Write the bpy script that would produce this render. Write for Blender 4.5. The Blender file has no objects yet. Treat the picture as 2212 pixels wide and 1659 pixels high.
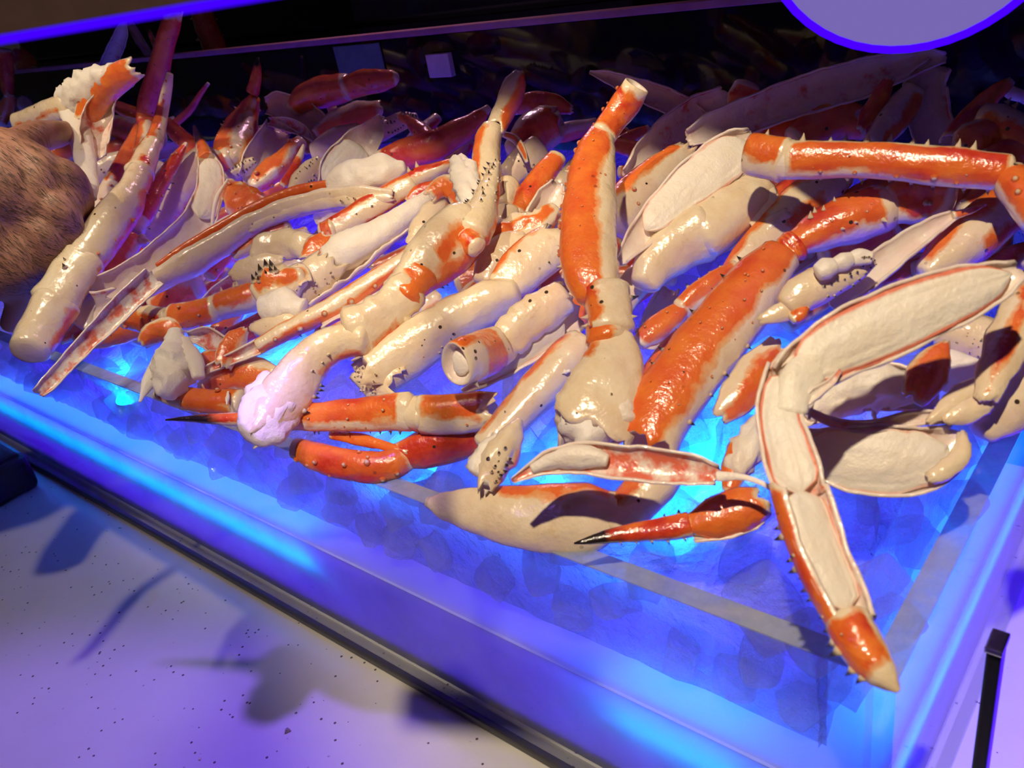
import bpy, bmesh, math, random
import numpy as np
from mathutils import Matrix, Vector

random.seed(7)
RNG = np.random.default_rng(7)
SC = bpy.context.scene
COL = SC.collection

# ------------------------------------------------------------------ camera
# metres; the origin is the outer top corner of the acrylic bin (front panel meets right panel),
# x runs along the front panel to the right, y into the depth, z up
F_PX, CX, CY = 1850.0, 1106.0, 829.5
R = np.array([[0.7652659, -0.18481705, 0.61661233],
              [0.62134344, 0.46241556, -0.63253789],
              [-0.16822735, 0.8671877, 0.46870572]])       # camera to world
CAM = np.array([0.0737, -0.2644, 0.3000])
cam_data = bpy.data.cameras.new('camera')
cam = bpy.data.objects.new('camera', cam_data)
COL.objects.link(cam)
cam_data.sensor_width = 36.0
cam_data.lens = 36.0 * F_PX / 2212.0
cam_data.clip_start = 0.02
cam_data.dof.use_dof = True
cam_data.dof.focus_distance = 0.66
cam_data.dof.aperture_fstop = 16.0
M4 = Matrix([list(R[i]) + [CAM[i]] for i in range(3)] + [[0, 0, 0, 1]])
cam.matrix_world = M4
SC.camera = cam

# ------------------------------------------------------------------ colour management, world, lamps
SC.view_settings.view_transform = 'Standard'
SC.view_settings.look = 'None'
SC.view_settings.exposure = 0.0
SC.view_settings.gamma = 1.0
SC.view_settings.use_curve_mapping = False
SC.cycles.use_denoising = True
SC.cycles.max_bounces = 9
SC.cycles.diffuse_bounces = 7
SC.cycles.glossy_bounces = 2
SC.cycles.transmission_bounces = 5
SC.cycles.transparent_max_bounces = 14
SC.cycles.use_adaptive_sampling = True
SC.cycles.adaptive_threshold = 0.06
SC.cycles.caustics_refractive = False
SC.cycles.caustics_reflective = False
SC.cycles.sample_clamp_indirect = 4.0
w = bpy.data.worlds.new('room')
SC.world = w
w.use_nodes = True
w.node_tree.nodes['Background'].inputs[0].default_value = (0.40, 0.30, 0.34, 1)
w.node_tree.nodes['Background'].inputs[1].default_value = 0.034

def lamp(kind, name, loc, target, power, color, size=0.05, spot=None, blend=0.3, size_y=None):
    d = bpy.data.lights.new(name, kind)
    d.energy = power
    d.color = color
    if kind == 'AREA':
        d.size = size
        if size_y:
            d.shape = 'RECTANGLE'; d.size_y = size_y
    else:
        d.shadow_soft_size = size
    if kind == 'SPOT':
        d.spot_size = math.radians(spot); d.spot_blend = blend
    o = bpy.data.objects.new(name, d)
    COL.objects.link(o)
    o.location = loc
    v = Vector(target) - Vector(loc)
    o.rotation_euler = v.to_track_quat('-Z', 'Y').to_euler()
    return o

WARM = (1.0, 0.81, 0.55)
lamp('SPOT', 'warm_spotlight', (0.08, -0.42, 1.02), (-0.15, 0.30, 0.0), 52, WARM, 0.014, 46, 0.45)
lamp('SPOT', 'warm_spotlight', (-0.42, -0.42, 1.05), (-0.62, 0.42, 0.0), 25, WARM, 0.014, 46, 0.45)
lamp('SPOT', 'warm_spotlight', (-0.95, -0.42, 1.05), (-1.10, 0.46, 0.0), 29, WARM, 0.014, 46, 0.45)
lamp('SPOT', 'warm_spotlight', (-1.55, -0.42, 1.05), (-1.65, 0.50, 0.0), 33, WARM, 0.014, 46, 0.45)
lamp('SPOT', 'mauve_edge_fill', (-0.75, 0.62, 0.50), (-0.75, 0.42, 0.1), 2.2, (1.0, 0.55, 0.75), 0.02, 120, 0.5)  # fill added behind the panel to brighten its mauve top edge
# fill spots added under the overhead board to light the counter alone
lamp('SPOT', 'counter_fill', (-0.62, 0.06, 0.50), (-0.80, -0.24, -0.2), 4.0, (1.0, 0.88, 0.62), 0.012, 62, 0.5)
lamp('SPOT', 'violet_counter_fill', (-0.30, 0.06, 0.50), (-0.40, -0.44, -0.2), 22.0, (0.24, 0.11, 1.0), 0.012, 64, 0.5)
# violet fill added from the front to tint the rim and counter lavender
lamp('SPOT', 'violet_front_fill', (-0.20, -0.62, 0.80), (-0.36, -0.12, -0.05), 1.5, (0.30, 0.16, 1.0), 0.02, 64, 0.8)
lamp('SPOT', 'violet_front_fill', (-0.85, -0.62, 0.80), (-0.85, -0.06, -0.05), 0.6, (0.24, 0.10, 1.0), 0.02, 64, 0.8)

# ------------------------------------------------------------------ picture rays
def dcam(px, py):
    r = np.array([px - CX, -(py - CY), -F_PX]) / F_PX
    return R @ r                                            # depth-normalised direction

def surf_depth(px, py, ymax=0.40):
    """optical depth where the ray through a photograph pixel meets the heap"""
    d = dcam(px, py)
    best = 9.0
    # flat front part z = .008 ; sloping part z = .008 + s*(y-.03)
    if d[2] < 0:
        t = (0.008 - CAM[2]) / d[2]
        if CAM[1] + t * d[1] <= 0.03:
            return t
    s = 0.34
    den = d[2] - s * d[1]
    if den < 0:
        t = (0.008 + s * (CAM[1] - 0.03) - CAM[2]) / den
        if t > 0:
            best = t
    ty = (ymax - CAM[1]) / d[1]
    return min(best, ty)

def onY(px, py, y):
    d = dcam(px, py)
    return CAM + d * ((y - CAM[1]) / d[1])

def onZ(px, py, z):
    d = dcam(px, py)
    return CAM + d * ((z - CAM[2]) / d[2])

# ------------------------------------------------------------------ noise
_TAB = np.random.default_rng(3).random((64, 64, 64)).astype(np.float32)

def vnoise(p):
    p = np.asarray(p, dtype=np.float64)
    i = np.floor(p).astype(int)
    f = p - i
    f = f * f * (3 - 2 * f)
    i0 = i & 63
    i1 = (i + 1) & 63
    def g(a, b, c):
        return _TAB[a, b, c]
    x0, y0, z0 = i0[..., 0], i0[..., 1], i0[..., 2]
    x1, y1, z1 = i1[..., 0], i1[..., 1], i1[..., 2]
    fx, fy, fz = f[..., 0], f[..., 1], f[..., 2]
    a = g(x0, y0, z0) * (1 - fx) + g(x1, y0, z0) * fx
    b = g(x0, y1, z0) * (1 - fx) + g(x1, y1, z0) * fx
    c = g(x0, y0, z1) * (1 - fx) + g(x1, y0, z1) * fx
    d = g(x0, y1, z1) * (1 - fx) + g(x1, y1, z1) * fx
    return ((a * (1 - fy) + b * fy) * (1 - fz) + (c * (1 - fy) + d * fy) * fz) * 2 - 1

def fbm(p, n=3):
    s = 0; a = 1.0; t = 0
    p = np.asarray(p, dtype=np.float64)
    for k in range(n):
        s = s + a * vnoise(p * 2 ** k + 17.3 * k); t += a; a *= 0.5
    return s / t

# ------------------------------------------------------------------ materials
def nt(name):
    m = bpy.data.materials.new(name)
    m.use_nodes = True
    t = m.node_tree
    for n in list(t.nodes):
        t.nodes.remove(n)
    out = t.nodes.new('ShaderNodeOutputMaterial')
    return m, t, out

class G:
    """tiny node helper"""
    def __init__(s, t): s.t = t
    def n(s, typ, **kw):
        x = s.t.nodes.new('ShaderNode' + typ)
        for k, v in kw.items():
            setattr(x, k, v)
        return x
    def l(s, a, b): s.t.links.new(a, b)
    def noise(s, scale, detail=3, rough=0.5, vec=None, dim='3D'):
        x = s.n('TexNoise'); x.inputs['Scale'].default_value = scale
        x.inputs['Detail'].default_value = detail; x.inputs['Roughness'].default_value = rough
        if vec is not None: s.l(vec, x.inputs['Vector'])
        return x.outputs['Fac']
    def ramp(s, fac, a, b, lo=0.0, hi=1.0):
        x = s.n('MapRange'); s.l(fac, x.inputs[0])
        x.inputs[1].default_value = a; x.inputs[2].default_value = b
        x.inputs[3].default_value = lo; x.inputs[4].default_value = hi
        return x.outputs[0]
    def math(s, op, a, b):
        x = s.n('Math', operation=op)
        for i, v in enumerate((a, b)):
            if isinstance(v, (int, float)): x.inputs[i].default_value = v
            else: s.l(v, x.inputs[i])
        return x.outputs[0]
    def mix(s, fac, a, b):
        x = s.n('Mix', data_type='RGBA')
        for sock, v in ((x.inputs[0], fac), (x.inputs[6], a), (x.inputs[7], b)):
            if isinstance(v, (int, float)): sock.default_value = v
            elif isinstance(v, tuple): sock.default_value = (*v, 1)
            else: s.l(v, sock)
        return x.outputs[2]
    def fresnel(s, ior, mul=1.0, normal=None):
        f = s.n('Fresnel'); f.inputs[0].default_value = ior
        if normal is not None: s.l(normal, f.inputs['Normal'])
        bf = s.n('NewGeometry').outputs['Backfacing']
        return s.math('MULTIPLY', s.math('MULTIPLY', f.outputs[0], mul), s.math('SUBTRACT', 1.0, bf))
    def bump(s, h, strength, dist=0.002, prev=None):
        x = s.n('Bump'); x.inputs['Strength'].default_value = strength
        x.inputs['Distance'].default_value = dist
        s.l(h, x.inputs['Height'])
        if prev is not None: s.l(prev, x.inputs['Normal'])
        return x.outputs[0]

def srgb(r, g, b):
    f = lambda c: (c / 12.92 if c <= 0.04045 else ((c + 0.055) / 1.055) ** 2.4)
    return tuple(f(v / 255.0) for v in (r, g, b))

def make_shell_mat():
    m, t, out = nt('crab_shell'); g = G(t)
    at = g.n('Attribute', attribute_name='pig')
    sep = g.n('SeparateColor'); g.l(at.outputs['Color'], sep.inputs[0])
    co = g.n('TexCoord').outputs['Object']
    n1 = g.noise(70, 4, 0.6, co); n2 = g.noise(260, 3, 0.6, co); n3 = g.noise(28, 2, 0.5, co)
    mott = g.math('ADD', g.math('MULTIPLY', n1, 0.75), g.math('MULTIPLY', n2, 0.45))
    pig = g.ramp(g.math('ADD', sep.outputs[0], g.math('SUBTRACT', mott, 0.6)), 0.28, 0.72)
    cream = g.mix(g.ramp(n1, 0.3, 0.7), (0.79, 0.62, 0.40), (0.87, 0.75, 0.55))
    cream = g.mix(g.ramp(n3, 0.55, 0.8, 0, 0.35), cream, (0.82, 0.48, 0.34))
    cream = g.mix(g.ramp(g.noise(45, 5, 0.7, co), 0.60, 0.72, 0, 0.5), cream, (0.55, 0.36, 0.16))
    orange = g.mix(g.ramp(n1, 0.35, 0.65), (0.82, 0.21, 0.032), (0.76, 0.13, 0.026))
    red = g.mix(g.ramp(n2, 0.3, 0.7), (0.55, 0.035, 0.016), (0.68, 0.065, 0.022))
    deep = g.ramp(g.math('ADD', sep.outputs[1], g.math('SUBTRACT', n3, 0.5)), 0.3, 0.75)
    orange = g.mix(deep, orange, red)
    colr = g.mix(pig, cream, orange)
    # amber between cream and orange, as on the boiled shell
    edge = g.math('MULTIPLY', pig, g.math('SUBTRACT', 1.0, pig))
    colr = g.mix(g.math('MULTIPLY', edge, 1.6), colr, (0.80, 0.36, 0.06))
    # inner membrane: white to pink
    inner = g.mix(g.ramp(n1, 0.4, 0.7), (0.86, 0.76, 0.68), (0.80, 0.62, 0.55))
    pk = g.ramp(g.math('ADD', sep.outputs[0], g.math('MULTIPLY', g.math('SUBTRACT', n1, 0.5), 1.5)), 0.48, 0.70)
    inner = g.mix(pk, inner, (0.74, 0.17, 0.10))
    colr = g.mix(at.outputs['Alpha'], colr, inner)
    # dark claw tips and specks
    colr = g.mix(sep.outputs[2], colr, (0.018, 0.012, 0.010))
    vor = g.n('TexVoronoi'); vor.inputs['Scale'].default_value = 95; g.l(co, vor.inputs['Vector'])
    speck = g.math('MULTIPLY', g.math('LESS_THAN', vor.outputs['Distance'], 0.12), g.ramp(n3, 0.52, 0.60))
    speck = g.math('MULTIPLY', speck, g.math('SUBTRACT', 1.0, at.outputs['Alpha']))
    colr = g.mix(speck, colr, (0.05, 0.03, 0.02))
    b = g.bump(g.noise(430, 3, 0.6, co), 0.75, 0.0013)
    b.node.id_data.links.new(g.math('ADD', g.math('MULTIPLY', pig, 0.10), 0.20), b.node.inputs['Strength'])
    b = g.bump(g.noise(95, 3, 0.5, co), 0.45, 0.003, b)
    p = g.n('BsdfPrincipled')
    g.l(colr, p.inputs['Base Color']); g.l(b, p.inputs['Normal'])
    p.inputs['Roughness'].default_value = 0.24
    p.inputs['Specular IOR Level'].default_value = 0.6
    p.inputs['Coat Weight'].default_value = 1.0
    p.inputs['Coat Roughness'].default_value = 0.06
    g.l(b, p.inputs['Coat Normal'])
    tr = g.n('BsdfTranslucent'); g.l(colr, tr.inputs[0])
    mx = g.n('MixShader'); mx.inputs[0].default_value = 0.12
    g.l(p.outputs[0], mx.inputs[1]); g.l(tr.outputs[0], mx.inputs[2])
    g.l(mx.outputs[0], out.inputs[0])
    return m

def make_meat_mat():
    m, t, out = nt('crab_meat'); g = G(t)
    at = g.n('Attribute', attribute_name='pig')
    sep = g.n('SeparateColor'); g.l(at.outputs['Color'], sep.inputs[0])
    co = g.n('TexCoord').outputs['Object']
    n1 = g.noise(60, 4, 0.6, co); n2 = g.noise(230, 4, 0.65, co)
    c = g.mix(g.ramp(n1, 0.3, 0.7), (0.93, 0.89, 0.82), (0.90, 0.82, 0.70))
    pk = g.ramp(g.math('ADD', sep.outputs[0], g.math('MULTIPLY', g.math('SUBTRACT', n1, 0.5), 0.9)), 0.45, 0.95)
    c = g.mix(pk, c, (0.78, 0.22, 0.13))
    b = g.bump(n2, 0.35, 0.002)
    b = g.bump(g.noise(75, 4, 0.6, co), 0.28, 0.005, b)
    p = g.n('BsdfPrincipled')
    g.l(c, p.inputs['Base Color']); g.l(b, p.inputs['Normal'])
    p.inputs['Roughness'].default_value = 0.42
    p.inputs['Specular IOR Level'].default_value = 0.5
    tr = g.n('BsdfTranslucent'); g.l(c, tr.inputs[0])
    mx = g.n('MixShader'); mx.inputs[0].default_value = 0.25
    g.l(p.outputs[0], mx.inputs[1]); g.l(tr.outputs[0], mx.inputs[2])
    g.l(mx.outputs[0], out.inputs[0])
    return m

def simple(name, col, rough=0.5, spec=0.5, metal=0.0, noise_amt=0.12, scale=40, bump=0.0):
    m, t, out = nt(name); g = G(t)
    co = g.n('TexCoord').outputs['Object']
    n = g.noise(scale, 4, 0.6, co)
    c2 = tuple(max(0, v * (1 - noise_amt * 2)) for v in col)
    c = g.mix(g.ramp(n, 0.3, 0.7), col, c2)
    p = g.n('BsdfPrincipled'); g.l(c, p.inputs['Base Color'])
    p.inputs['Roughness'].default_value = rough
    p.inputs['Specular IOR Level'].default_value = spec
    p.inputs['Metallic'].default_value = metal
    if bump:
        g.l(g.bump(n, bump, 0.003), p.inputs['Normal'])
    g.l(p.outputs[0], out.inputs[0])
    return m

def emit(name, col, strength):
    m, t, out = nt(name); g = G(t)
    e = g.n('Emission'); e.inputs[0].default_value = (*col, 1); e.inputs[1].default_value = strength
    g.l(e.outputs[0], out.inputs[0])
    return m

def make_acrylic(name, tint, haze, haze_col, gloss_mul=1.0):
    """clear plate: straight-through transparency with Fresnel gloss and a little surface haze"""
    m, t, out = nt(name); g = G(t)
    co = g.n('TexCoord').outputs['Object']
    tp = g.n('BsdfTransparent'); tp.inputs[0].default_value = (*tint, 1)
    df = g.n('BsdfDiffuse'); df.inputs[0].default_value = (*haze_col, 1)
    tl = g.n('BsdfTranslucent'); tl.inputs[0].default_value = (*haze_col, 1)
    dm = g.n('MixShader'); dm.inputs[0].default_value = 0.5
    g.l(df.outputs[0], dm.inputs[1]); g.l(tl.outputs[0], dm.inputs[2])
    n = g.noise(22, 5, 0.65, co)
    hz = g.ramp(n, 0.3, 0.75, haze * 0.5, haze * 1.4)
    m1 = g.n('MixShader'); g.l(hz, m1.inputs[0])
    g.l(tp.outputs[0], m1.inputs[1]); g.l(dm.outputs[0], m1.inputs[2])
    gl = g.n('BsdfGlossy'); gl.inputs['Roughness'].default_value = 0.06
    g.l(g.bump(g.noise(14, 2, 0.5, co), 0.06, 0.004), gl.inputs['Normal'])
    m2 = g.n('MixShader'); g.l(g.fresnel(1.45, gloss_mul), m2.inputs[0])
    g.l(m1.outputs[0], m2.inputs[1]); g.l(gl.outputs[0], m2.inputs[2])
    g.l(m2.outputs[0], out.inputs[0])
    return m

def make_ice(name, clear, bump=0.6, scale=60, col=(0.66, 0.78, 0.94), dif=0.14, cl2=0.4, rough=0.12):
    m, t, out = nt(name); g = G(t)
    co = g.n('TexCoord').outputs['Object']
    n = g.noise(scale, 5, 0.65, co)
    cloud = g.ramp(g.noise(scale * 0.6, 4, 0.6, co), 0.35, 0.68)
    b = g.bump(n, bump, 0.006)
    vo = g.n('TexVoronoi', feature='DISTANCE_TO_EDGE'); vo.inputs['Scale'].default_value = scale * 1.4
    g.l(co, vo.inputs['Vector'])
    b = g.bump(vo.outputs['Distance'], bump * 0.5, 0.004, b)
    tl = g.n('BsdfTranslucent'); tl.inputs[0].default_value = (*col, 1); g.l(b, tl.inputs[1])
    df = g.n('BsdfDiffuse'); df.inputs[0].default_value = (*col, 1); g.l(b, df.inputs['Normal'])
    tp = g.n('BsdfTransparent'); tp.inputs[0].default_value = (0.99, 0.995, 1.0, 1)
    a = g.n('MixShader'); a.inputs[0].default_value = dif
    g.l(tl.outputs[0], a.inputs[1]); g.l(df.outputs[0], a.inputs[2])
    lw = g.n('LayerWeight'); lw.inputs[0].default_value = 0.35; g.l(b, lw.inputs['Normal'])
    edge = g.math('SUBTRACT', 1.0, g.math('MULTIPLY', lw.outputs['Facing'], 0.30))
    c = g.n('MixShader'); g.l(g.math('MULTIPLY', edge, g.ramp(cloud, 0, 1, clear, clear * cl2)), c.inputs[0])
    g.l(a.outputs[0], c.inputs[1]); g.l(tp.outputs[0], c.inputs[2])
    gl = g.n('BsdfGlossy'); gl.inputs['Roughness'].default_value = rough; g.l(b, gl.inputs['Normal'])
    d = g.n('MixShader'); g.l(g.fresnel(1.5, 1.3, b), d.inputs[0])
    g.l(c.outputs[0], d.inputs[1]); g.l(gl.outputs[0], d.inputs[2])
    g.l(d.outputs[0], out.inputs[0])
    return m

MAT_SHELL = make_shell_mat()
MAT_MEAT = make_meat_mat()
MAT_ICE = make_ice('ice_bed', 0.10, 0.9, 70, (0.66, 0.70, 0.80))
MAT_CUBE = make_ice('clear_ice', 0.90, 1.0, 45, (0.97, 0.98, 0.99), 0.35, 0.82, 0.05)
MAT_ACR = make_acrylic('clear_acrylic', (0.95, 0.97, 0.97), 0.05, (0.75, 0.78, 0.80))
MAT_RIM = make_acrylic('polished_acrylic_edge', (0.72, 0.80, 0.80), 0.62, (0.60, 0.65, 0.66), 1.6)

# ------------------------------------------------------------------ object helpers
def link_mesh(name, verts, faces, mat, origin=(0, 0, 0), parent=None, smooth=True, pig=None, mats=None, fm=None):
    me = bpy.data.meshes.new(name)
    v = np.asarray(verts, dtype=np.float64) - np.asarray(origin if parent is None else parent['_o'])
    me.from_pydata(v.tolist(), [], faces)
    if mats:
        for q in mats: me.materials.append(q)
        if fm is not None: me.polygons.foreach_set('material_index', fm)
    else:
        me.materials.append(mat)
    if smooth:
        me.polygons.foreach_set('use_smooth', [True] * len(me.polygons))
    if pig is not None:
        a = me.attributes.new('pig', 'FLOAT_COLOR', 'POINT')
        a.data.foreach_set('color', np.asarray(pig, dtype=np.float32).ravel())
    me.update()
    o = bpy.data.objects.new(name, me)
    COL.objects.link(o)
    if parent is None:
        o.location = origin
    else:
        o.parent = parent
    return o

def tag(o, label=None, cat=None, group=None, kind=None):
    if label: o['label'] = label
    if cat: o['category'] = cat
    if group: o['group'] = group
    if kind: o['kind'] = kind
    return o

def empty(name, loc, label, cat, group=None):
    o = bpy.data.objects.new(name, None)
    COL.objects.link(o)
    o.location = loc
    o.empty_display_size = 0.02
    o['_o'] = [float(q) for q in loc]
    return tag(o, label, cat, group)

def box_vf(lo, hi):
    x0, y0, z0 = lo; x1, y1, z1 = hi
    v = [(x0, y0, z0), (x1, y0, z0), (x1, y1, z0), (x0, y1, z0), (x0, y0, z1), (x1, y0, z1), (x1, y1, z1), (x0, y1, z1)]
    f = [(0, 3, 2, 1), (4, 5, 6, 7), (0, 1, 5, 4), (1, 2, 6, 5), (2, 3, 7, 6), (3, 0, 4, 7)]
    return v, f

def bevel_box(name, lo, hi, mat, bev=0.002, seg=2, parent=None, origin=None, edge_mat=None):
    bm = bmesh.new()
    v, f = box_vf(lo, hi)
    vs = [bm.verts.new(q) for q in v]
    for q in f: bm.faces.new([vs[i] for i in q])
    if bev:
        bmesh.ops.bevel(bm, geom=bm.edges[:] , offset=bev, segments=seg, affect='EDGES', profile=0.6)
    bm.normal_update()
    vv = [tuple(q.co) for q in bm.verts]
    bm.verts.index_update()
    ff = [[q.index for q in fc.verts] for fc in bm.faces]
    bm.free()
    o = link_mesh(name, vv, ff, mat, origin=origin if origin is not None else (0, 0, 0), parent=parent, smooth=False)
    return o

# ------------------------------------------------------------------ crab pieces: swept tubes, split shells, plates, meat
def parse(s):
    return [[float(q) for q in a.split(',')] for a in s.split()]

def part(kind, p, name, **kw):
    d = dict(kind=kind, p=parse(p), name=name); d.update(kw); return d
def T(p, name='leg_segment', **kw): return part('T', p, name, **kw)          # closed tube
def K(p, name='claw_tip', **kw): return part('T', p, name, **dict(dict(dark=0.3, caps=('point', 'flat'), ends=(0, 0)), **kw))
def H(p, name='shell', **kw): return part('H', p, name, **kw)                # trough, open to the viewer side
def S(p, name='shell', **kw): return part('H', p, name, **dict(dict(c=0, H=58, meat=None, jag=0.16), **kw))
def M(p, name='meat', **kw): return part('T', p, name, **dict(dict(mat='meat', lump=0.30, lumpf=2.2, o=[], ends=(0, 0), flat=0.7), **kw))

def smooth_path(C, r, step=0.0035, mn=10, mx=90):
    C = np.asarray(C); r = np.asarray(r)
    if len(C) == 1:
        C = np.array([C[0], C[0] + 1e-3]); r = np.array([r[0], r[0]])
    seg = np.linalg.norm(np.diff(C, axis=0), axis=1) + 1e-9
    s = np.concatenate([[0], np.cumsum(seg)])
    n = int(np.clip(s[-1] / step, mn, mx))
    u = np.linspace(0, s[-1], n)
    m = np.zeros_like(C)
    for i in range(len(C)):
        a = max(i - 1, 0); b = min(i + 1, len(C) - 1)
        m[i] = (C[b] - C[a]) / (s[b] - s[a])
    idx = np.clip(np.searchsorted(s, u, 'right') - 1, 0, len(C) - 2)
    h = (s[idx + 1] - s[idx])[:, None]; t = ((u - s[idx])[:, None]) / h
    P = ((2 * t**3 - 3 * t**2 + 1) * C[idx] + (t**3 - 2 * t**2 + t) * h * m[idx]
         + (-2 * t**3 + 3 * t**2) * C[idx + 1] + (t**3 - t**2) * h * m[idx + 1])
    tt = t[:, 0]; tt = tt * tt * (3 - 2 * tt) * 0.6 + tt * 0.4
    rr = r[idx] * (1 - tt) + r[idx + 1] * tt
    return P, rr, u / s[-1], s[-1]

def frames(P):
    Tn = np.gradient(P, axis=0)
    Tn /= np.linalg.norm(Tn, axis=1)[:, None] + 1e-12
    V = CAM - P
    V -= (V * Tn).sum(1)[:, None] * Tn
    V /= np.linalg.norm(V, axis=1)[:, None] + 1e-12
    return Tn, V, np.cross(Tn, V)

def angd(a, b):
    return np.abs((a - b + 180) % 360 - 180)

def pigment(p, ang, tg, rg):
    """orange lobes round the axis, cream joints at both ends"""
    seed = p.get('seed', 0.0)
    q = np.stack([tg * 5 + seed, np.cos(np.radians(ang)) * 1.4 + seed * 3, np.sin(np.radians(ang)) * 1.4], -1)
    nz = fbm(q, 3)
    pig = np.zeros_like(ang)
    for lo in p.get('o', [(0, 70)]):
        c, h = lo[0], lo[1]
        t0, t1 = (lo[2], lo[3]) if len(lo) > 3 else (0, 1)
        v = 0.5 + (h - angd(ang, c) + nz * 30) / 34.0
        e = np.minimum((tg - t0) / 0.06, (t1 - tg) / 0.06) + 0.5 + nz * 0.9
        pig = np.maximum(pig, np.minimum(v, e if len(lo) > 3 else 9))
    e0, e1 = p.get('ends', (0.05, 0.05))
    if e0: pig = np.minimum(pig, (tg - e0 * (1 + 0.5 * nz)) / 0.04 + 0.5)
    if e1: pig = np.minimum(pig, (1 - tg - e1 * (1 + 0.5 * nz)) / 0.04 + 0.5)
    pig = np.clip(pig, 0, 1)
    q2 = q * 0.8 + 9.1
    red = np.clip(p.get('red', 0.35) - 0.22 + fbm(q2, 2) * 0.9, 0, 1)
    return pig, red

def build_tube(p, C, r):
    P, rr, t, L = smooth_path(C, r)
    N = p.get('n', 26)
    Tn, V, Sd = frames(P)
    fl = p.get('flare', (0, 0))
    wd = np.clip(0.9 * rr.mean() / L, 0.02, 0.2)
    rr = rr * (1 + fl[0] * np.exp(-(t / wd) ** 2) + fl[1] * np.exp(-((1 - t) / wd) ** 2))
    for t0_, am_ in p.get('rings', []): rr = rr * (1 + am_ * np.exp(-((t - t0_) / (0.35 * wd + 0.012)) ** 2))
    caps = p.get('caps', ('round', 'round'))
    rows = []                                              # (index, radius factor, shift along axis, t, inner)
    cl = p.get('capl', 0.35)
    def cap(kind, i, sgn):
        if kind == 'round': return [(i, f, sgn * s * cl, 0) for s, f in ((1.0, 0.02), (0.96, 0.30), (0.80, 0.62), (0.50, 0.87))]
        if kind == 'flat': return [(i, f, sgn * s, 0) for s, f in ((0.10, 0.02), (0.10, 0.55), (0.09, 0.86), (0.04, 0.97))]
        if kind == 'point': return []
        # hollow / torn: fold inward
        return [(i, f, sgn * s, 1) for s, f in ((-0.55, 0.02), (-0.50, 0.40), (-0.42, 0.66), (-0.10, 0.83), (0.02, 0.92))]
    A = cap(caps[0], 0, -1)
    B = cap(caps[1], len(P) - 1, 1)
    rows = A + [(i, 1.0, 0, 0) for i in range(len(P))] + B[::-1]
    idx = np.array([q[0] for q in rows]); rf = np.array([q[1] for q in rows]); sh = np.array([q[2] for q in rows]); inn = np.array([q[3] for q in rows], float)
    ang = np.arange(N) / N * 360.0
    a = np.radians(ang)[None, :]
    flat = p.get('flat', 0.82)
    base = P[idx] + Tn[idx] * (sh * rr[idx])[:, None]
    rad = (rr[idx] * rf)[:, None]
    d = np.cos(a)[..., None] * V[idx][:, None, :] * flat + np.sin(a)[..., None] * Sd[idx][:, None, :]
    roll = math.radians(p.get('roll', 0))
    sh3 = 1 + p.get('ridge', 0.05) * (np.cos(3 * a + p.get('seed', 0)) + 0.6 * np.cos(2 * a + 1.3 * p.get('seed', 0)) - 0.5)
    X = base[:, None, :] + (rad * sh3)[..., None] * d
    rm = max(rr.mean(), 1e-4)
    lump = p.get('lump', 0.05) + 0.02
    nz = fbm(X / rm * p.get('lumpf', 0.9) + p.get('seed', 0) * 7, 3)
    if lump:
        amp = lump * rr[idx][:, None] * np.where(rf < 0.5, rf, 1)[:, None]
        if lump > 0.2: nz = np.sign(nz) * np.abs(nz) ** 0.7
        X = X + (amp * nz)[..., None] * d
    kn = p.get('knobs')
    if kn:
        ph = (fbm(X / rm * 1.3 + 3.3, 1) - 0.25).clip(0, 1)
        X = X + (kn * rr[idx][:, None] * ph)[..., None] * d
    for e, kind in ((0, caps[0]), (1, caps[1])):
        if kind == 'torn':
            rows_e = np.arange(len(A) - 1, len(A) + 3) if e == 0 else np.arange(len(rows) - len(B) - 3, len(rows) - len(B) + 1)
            wt = np.array([1, 1, .6, .25]) if e == 0 else np.array([.25, .6, 1, 1])
            jn = fbm(np.stack([np.cos(a[0]) * 2.2 + p.get('seed', 0), np.sin(a[0]) * 2.2, np.full(N, 3.1 + e)], -1), 2) * 0.9
            for q, wq in zip(rows_e, wt):
                X[q] += (jn * rm * wq * (1 if e else -1))[:, None] * Tn[idx[q]]
    tg = np.repeat(t[idx][:, None], N, 1); ag = np.repeat(ang[None, :], len(rows), 0)
    pig, red = pigment(p, ag, tg, rm)
    dark = np.zeros_like(pig)
    if p.get('dark'):
        dk = p['dark']
        dark = np.clip((dk - tg + 0.10 * nz + 0.04 * np.sin(np.radians(ag))) / 0.10, 0, 1)
    al = np.repeat(inn[:, None], N, 1)
    if p.get('inner'): al[:] = 1; pig = np.clip(pig * p['inner'], 0, 1)
    pig = np.where(al > 0.5, np.maximum(pig * 0.3, p.get('inpink', 0.2)), pig)
    cols = np.stack([pig, red, dark, al], -1).reshape(-1, 4)
    n = len(rows)
    faces = []
    for i in range(n - 1):
        o0 = i * N; o1 = o0 + N
        for j in range(N):
            k = (j + 1) % N
            faces.append((o0 + j, o0 + k, o1 + k, o1 + j))
    faces.append(list(range(N))[::-1]); faces.append([(n - 1) * N + j for j in range(N)])
    faces = [tuple(f)[::-1] for f in faces]
    return X.reshape(-1, 3), faces, cols, (P, rr, t, Tn, V, Sd, flat)

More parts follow.
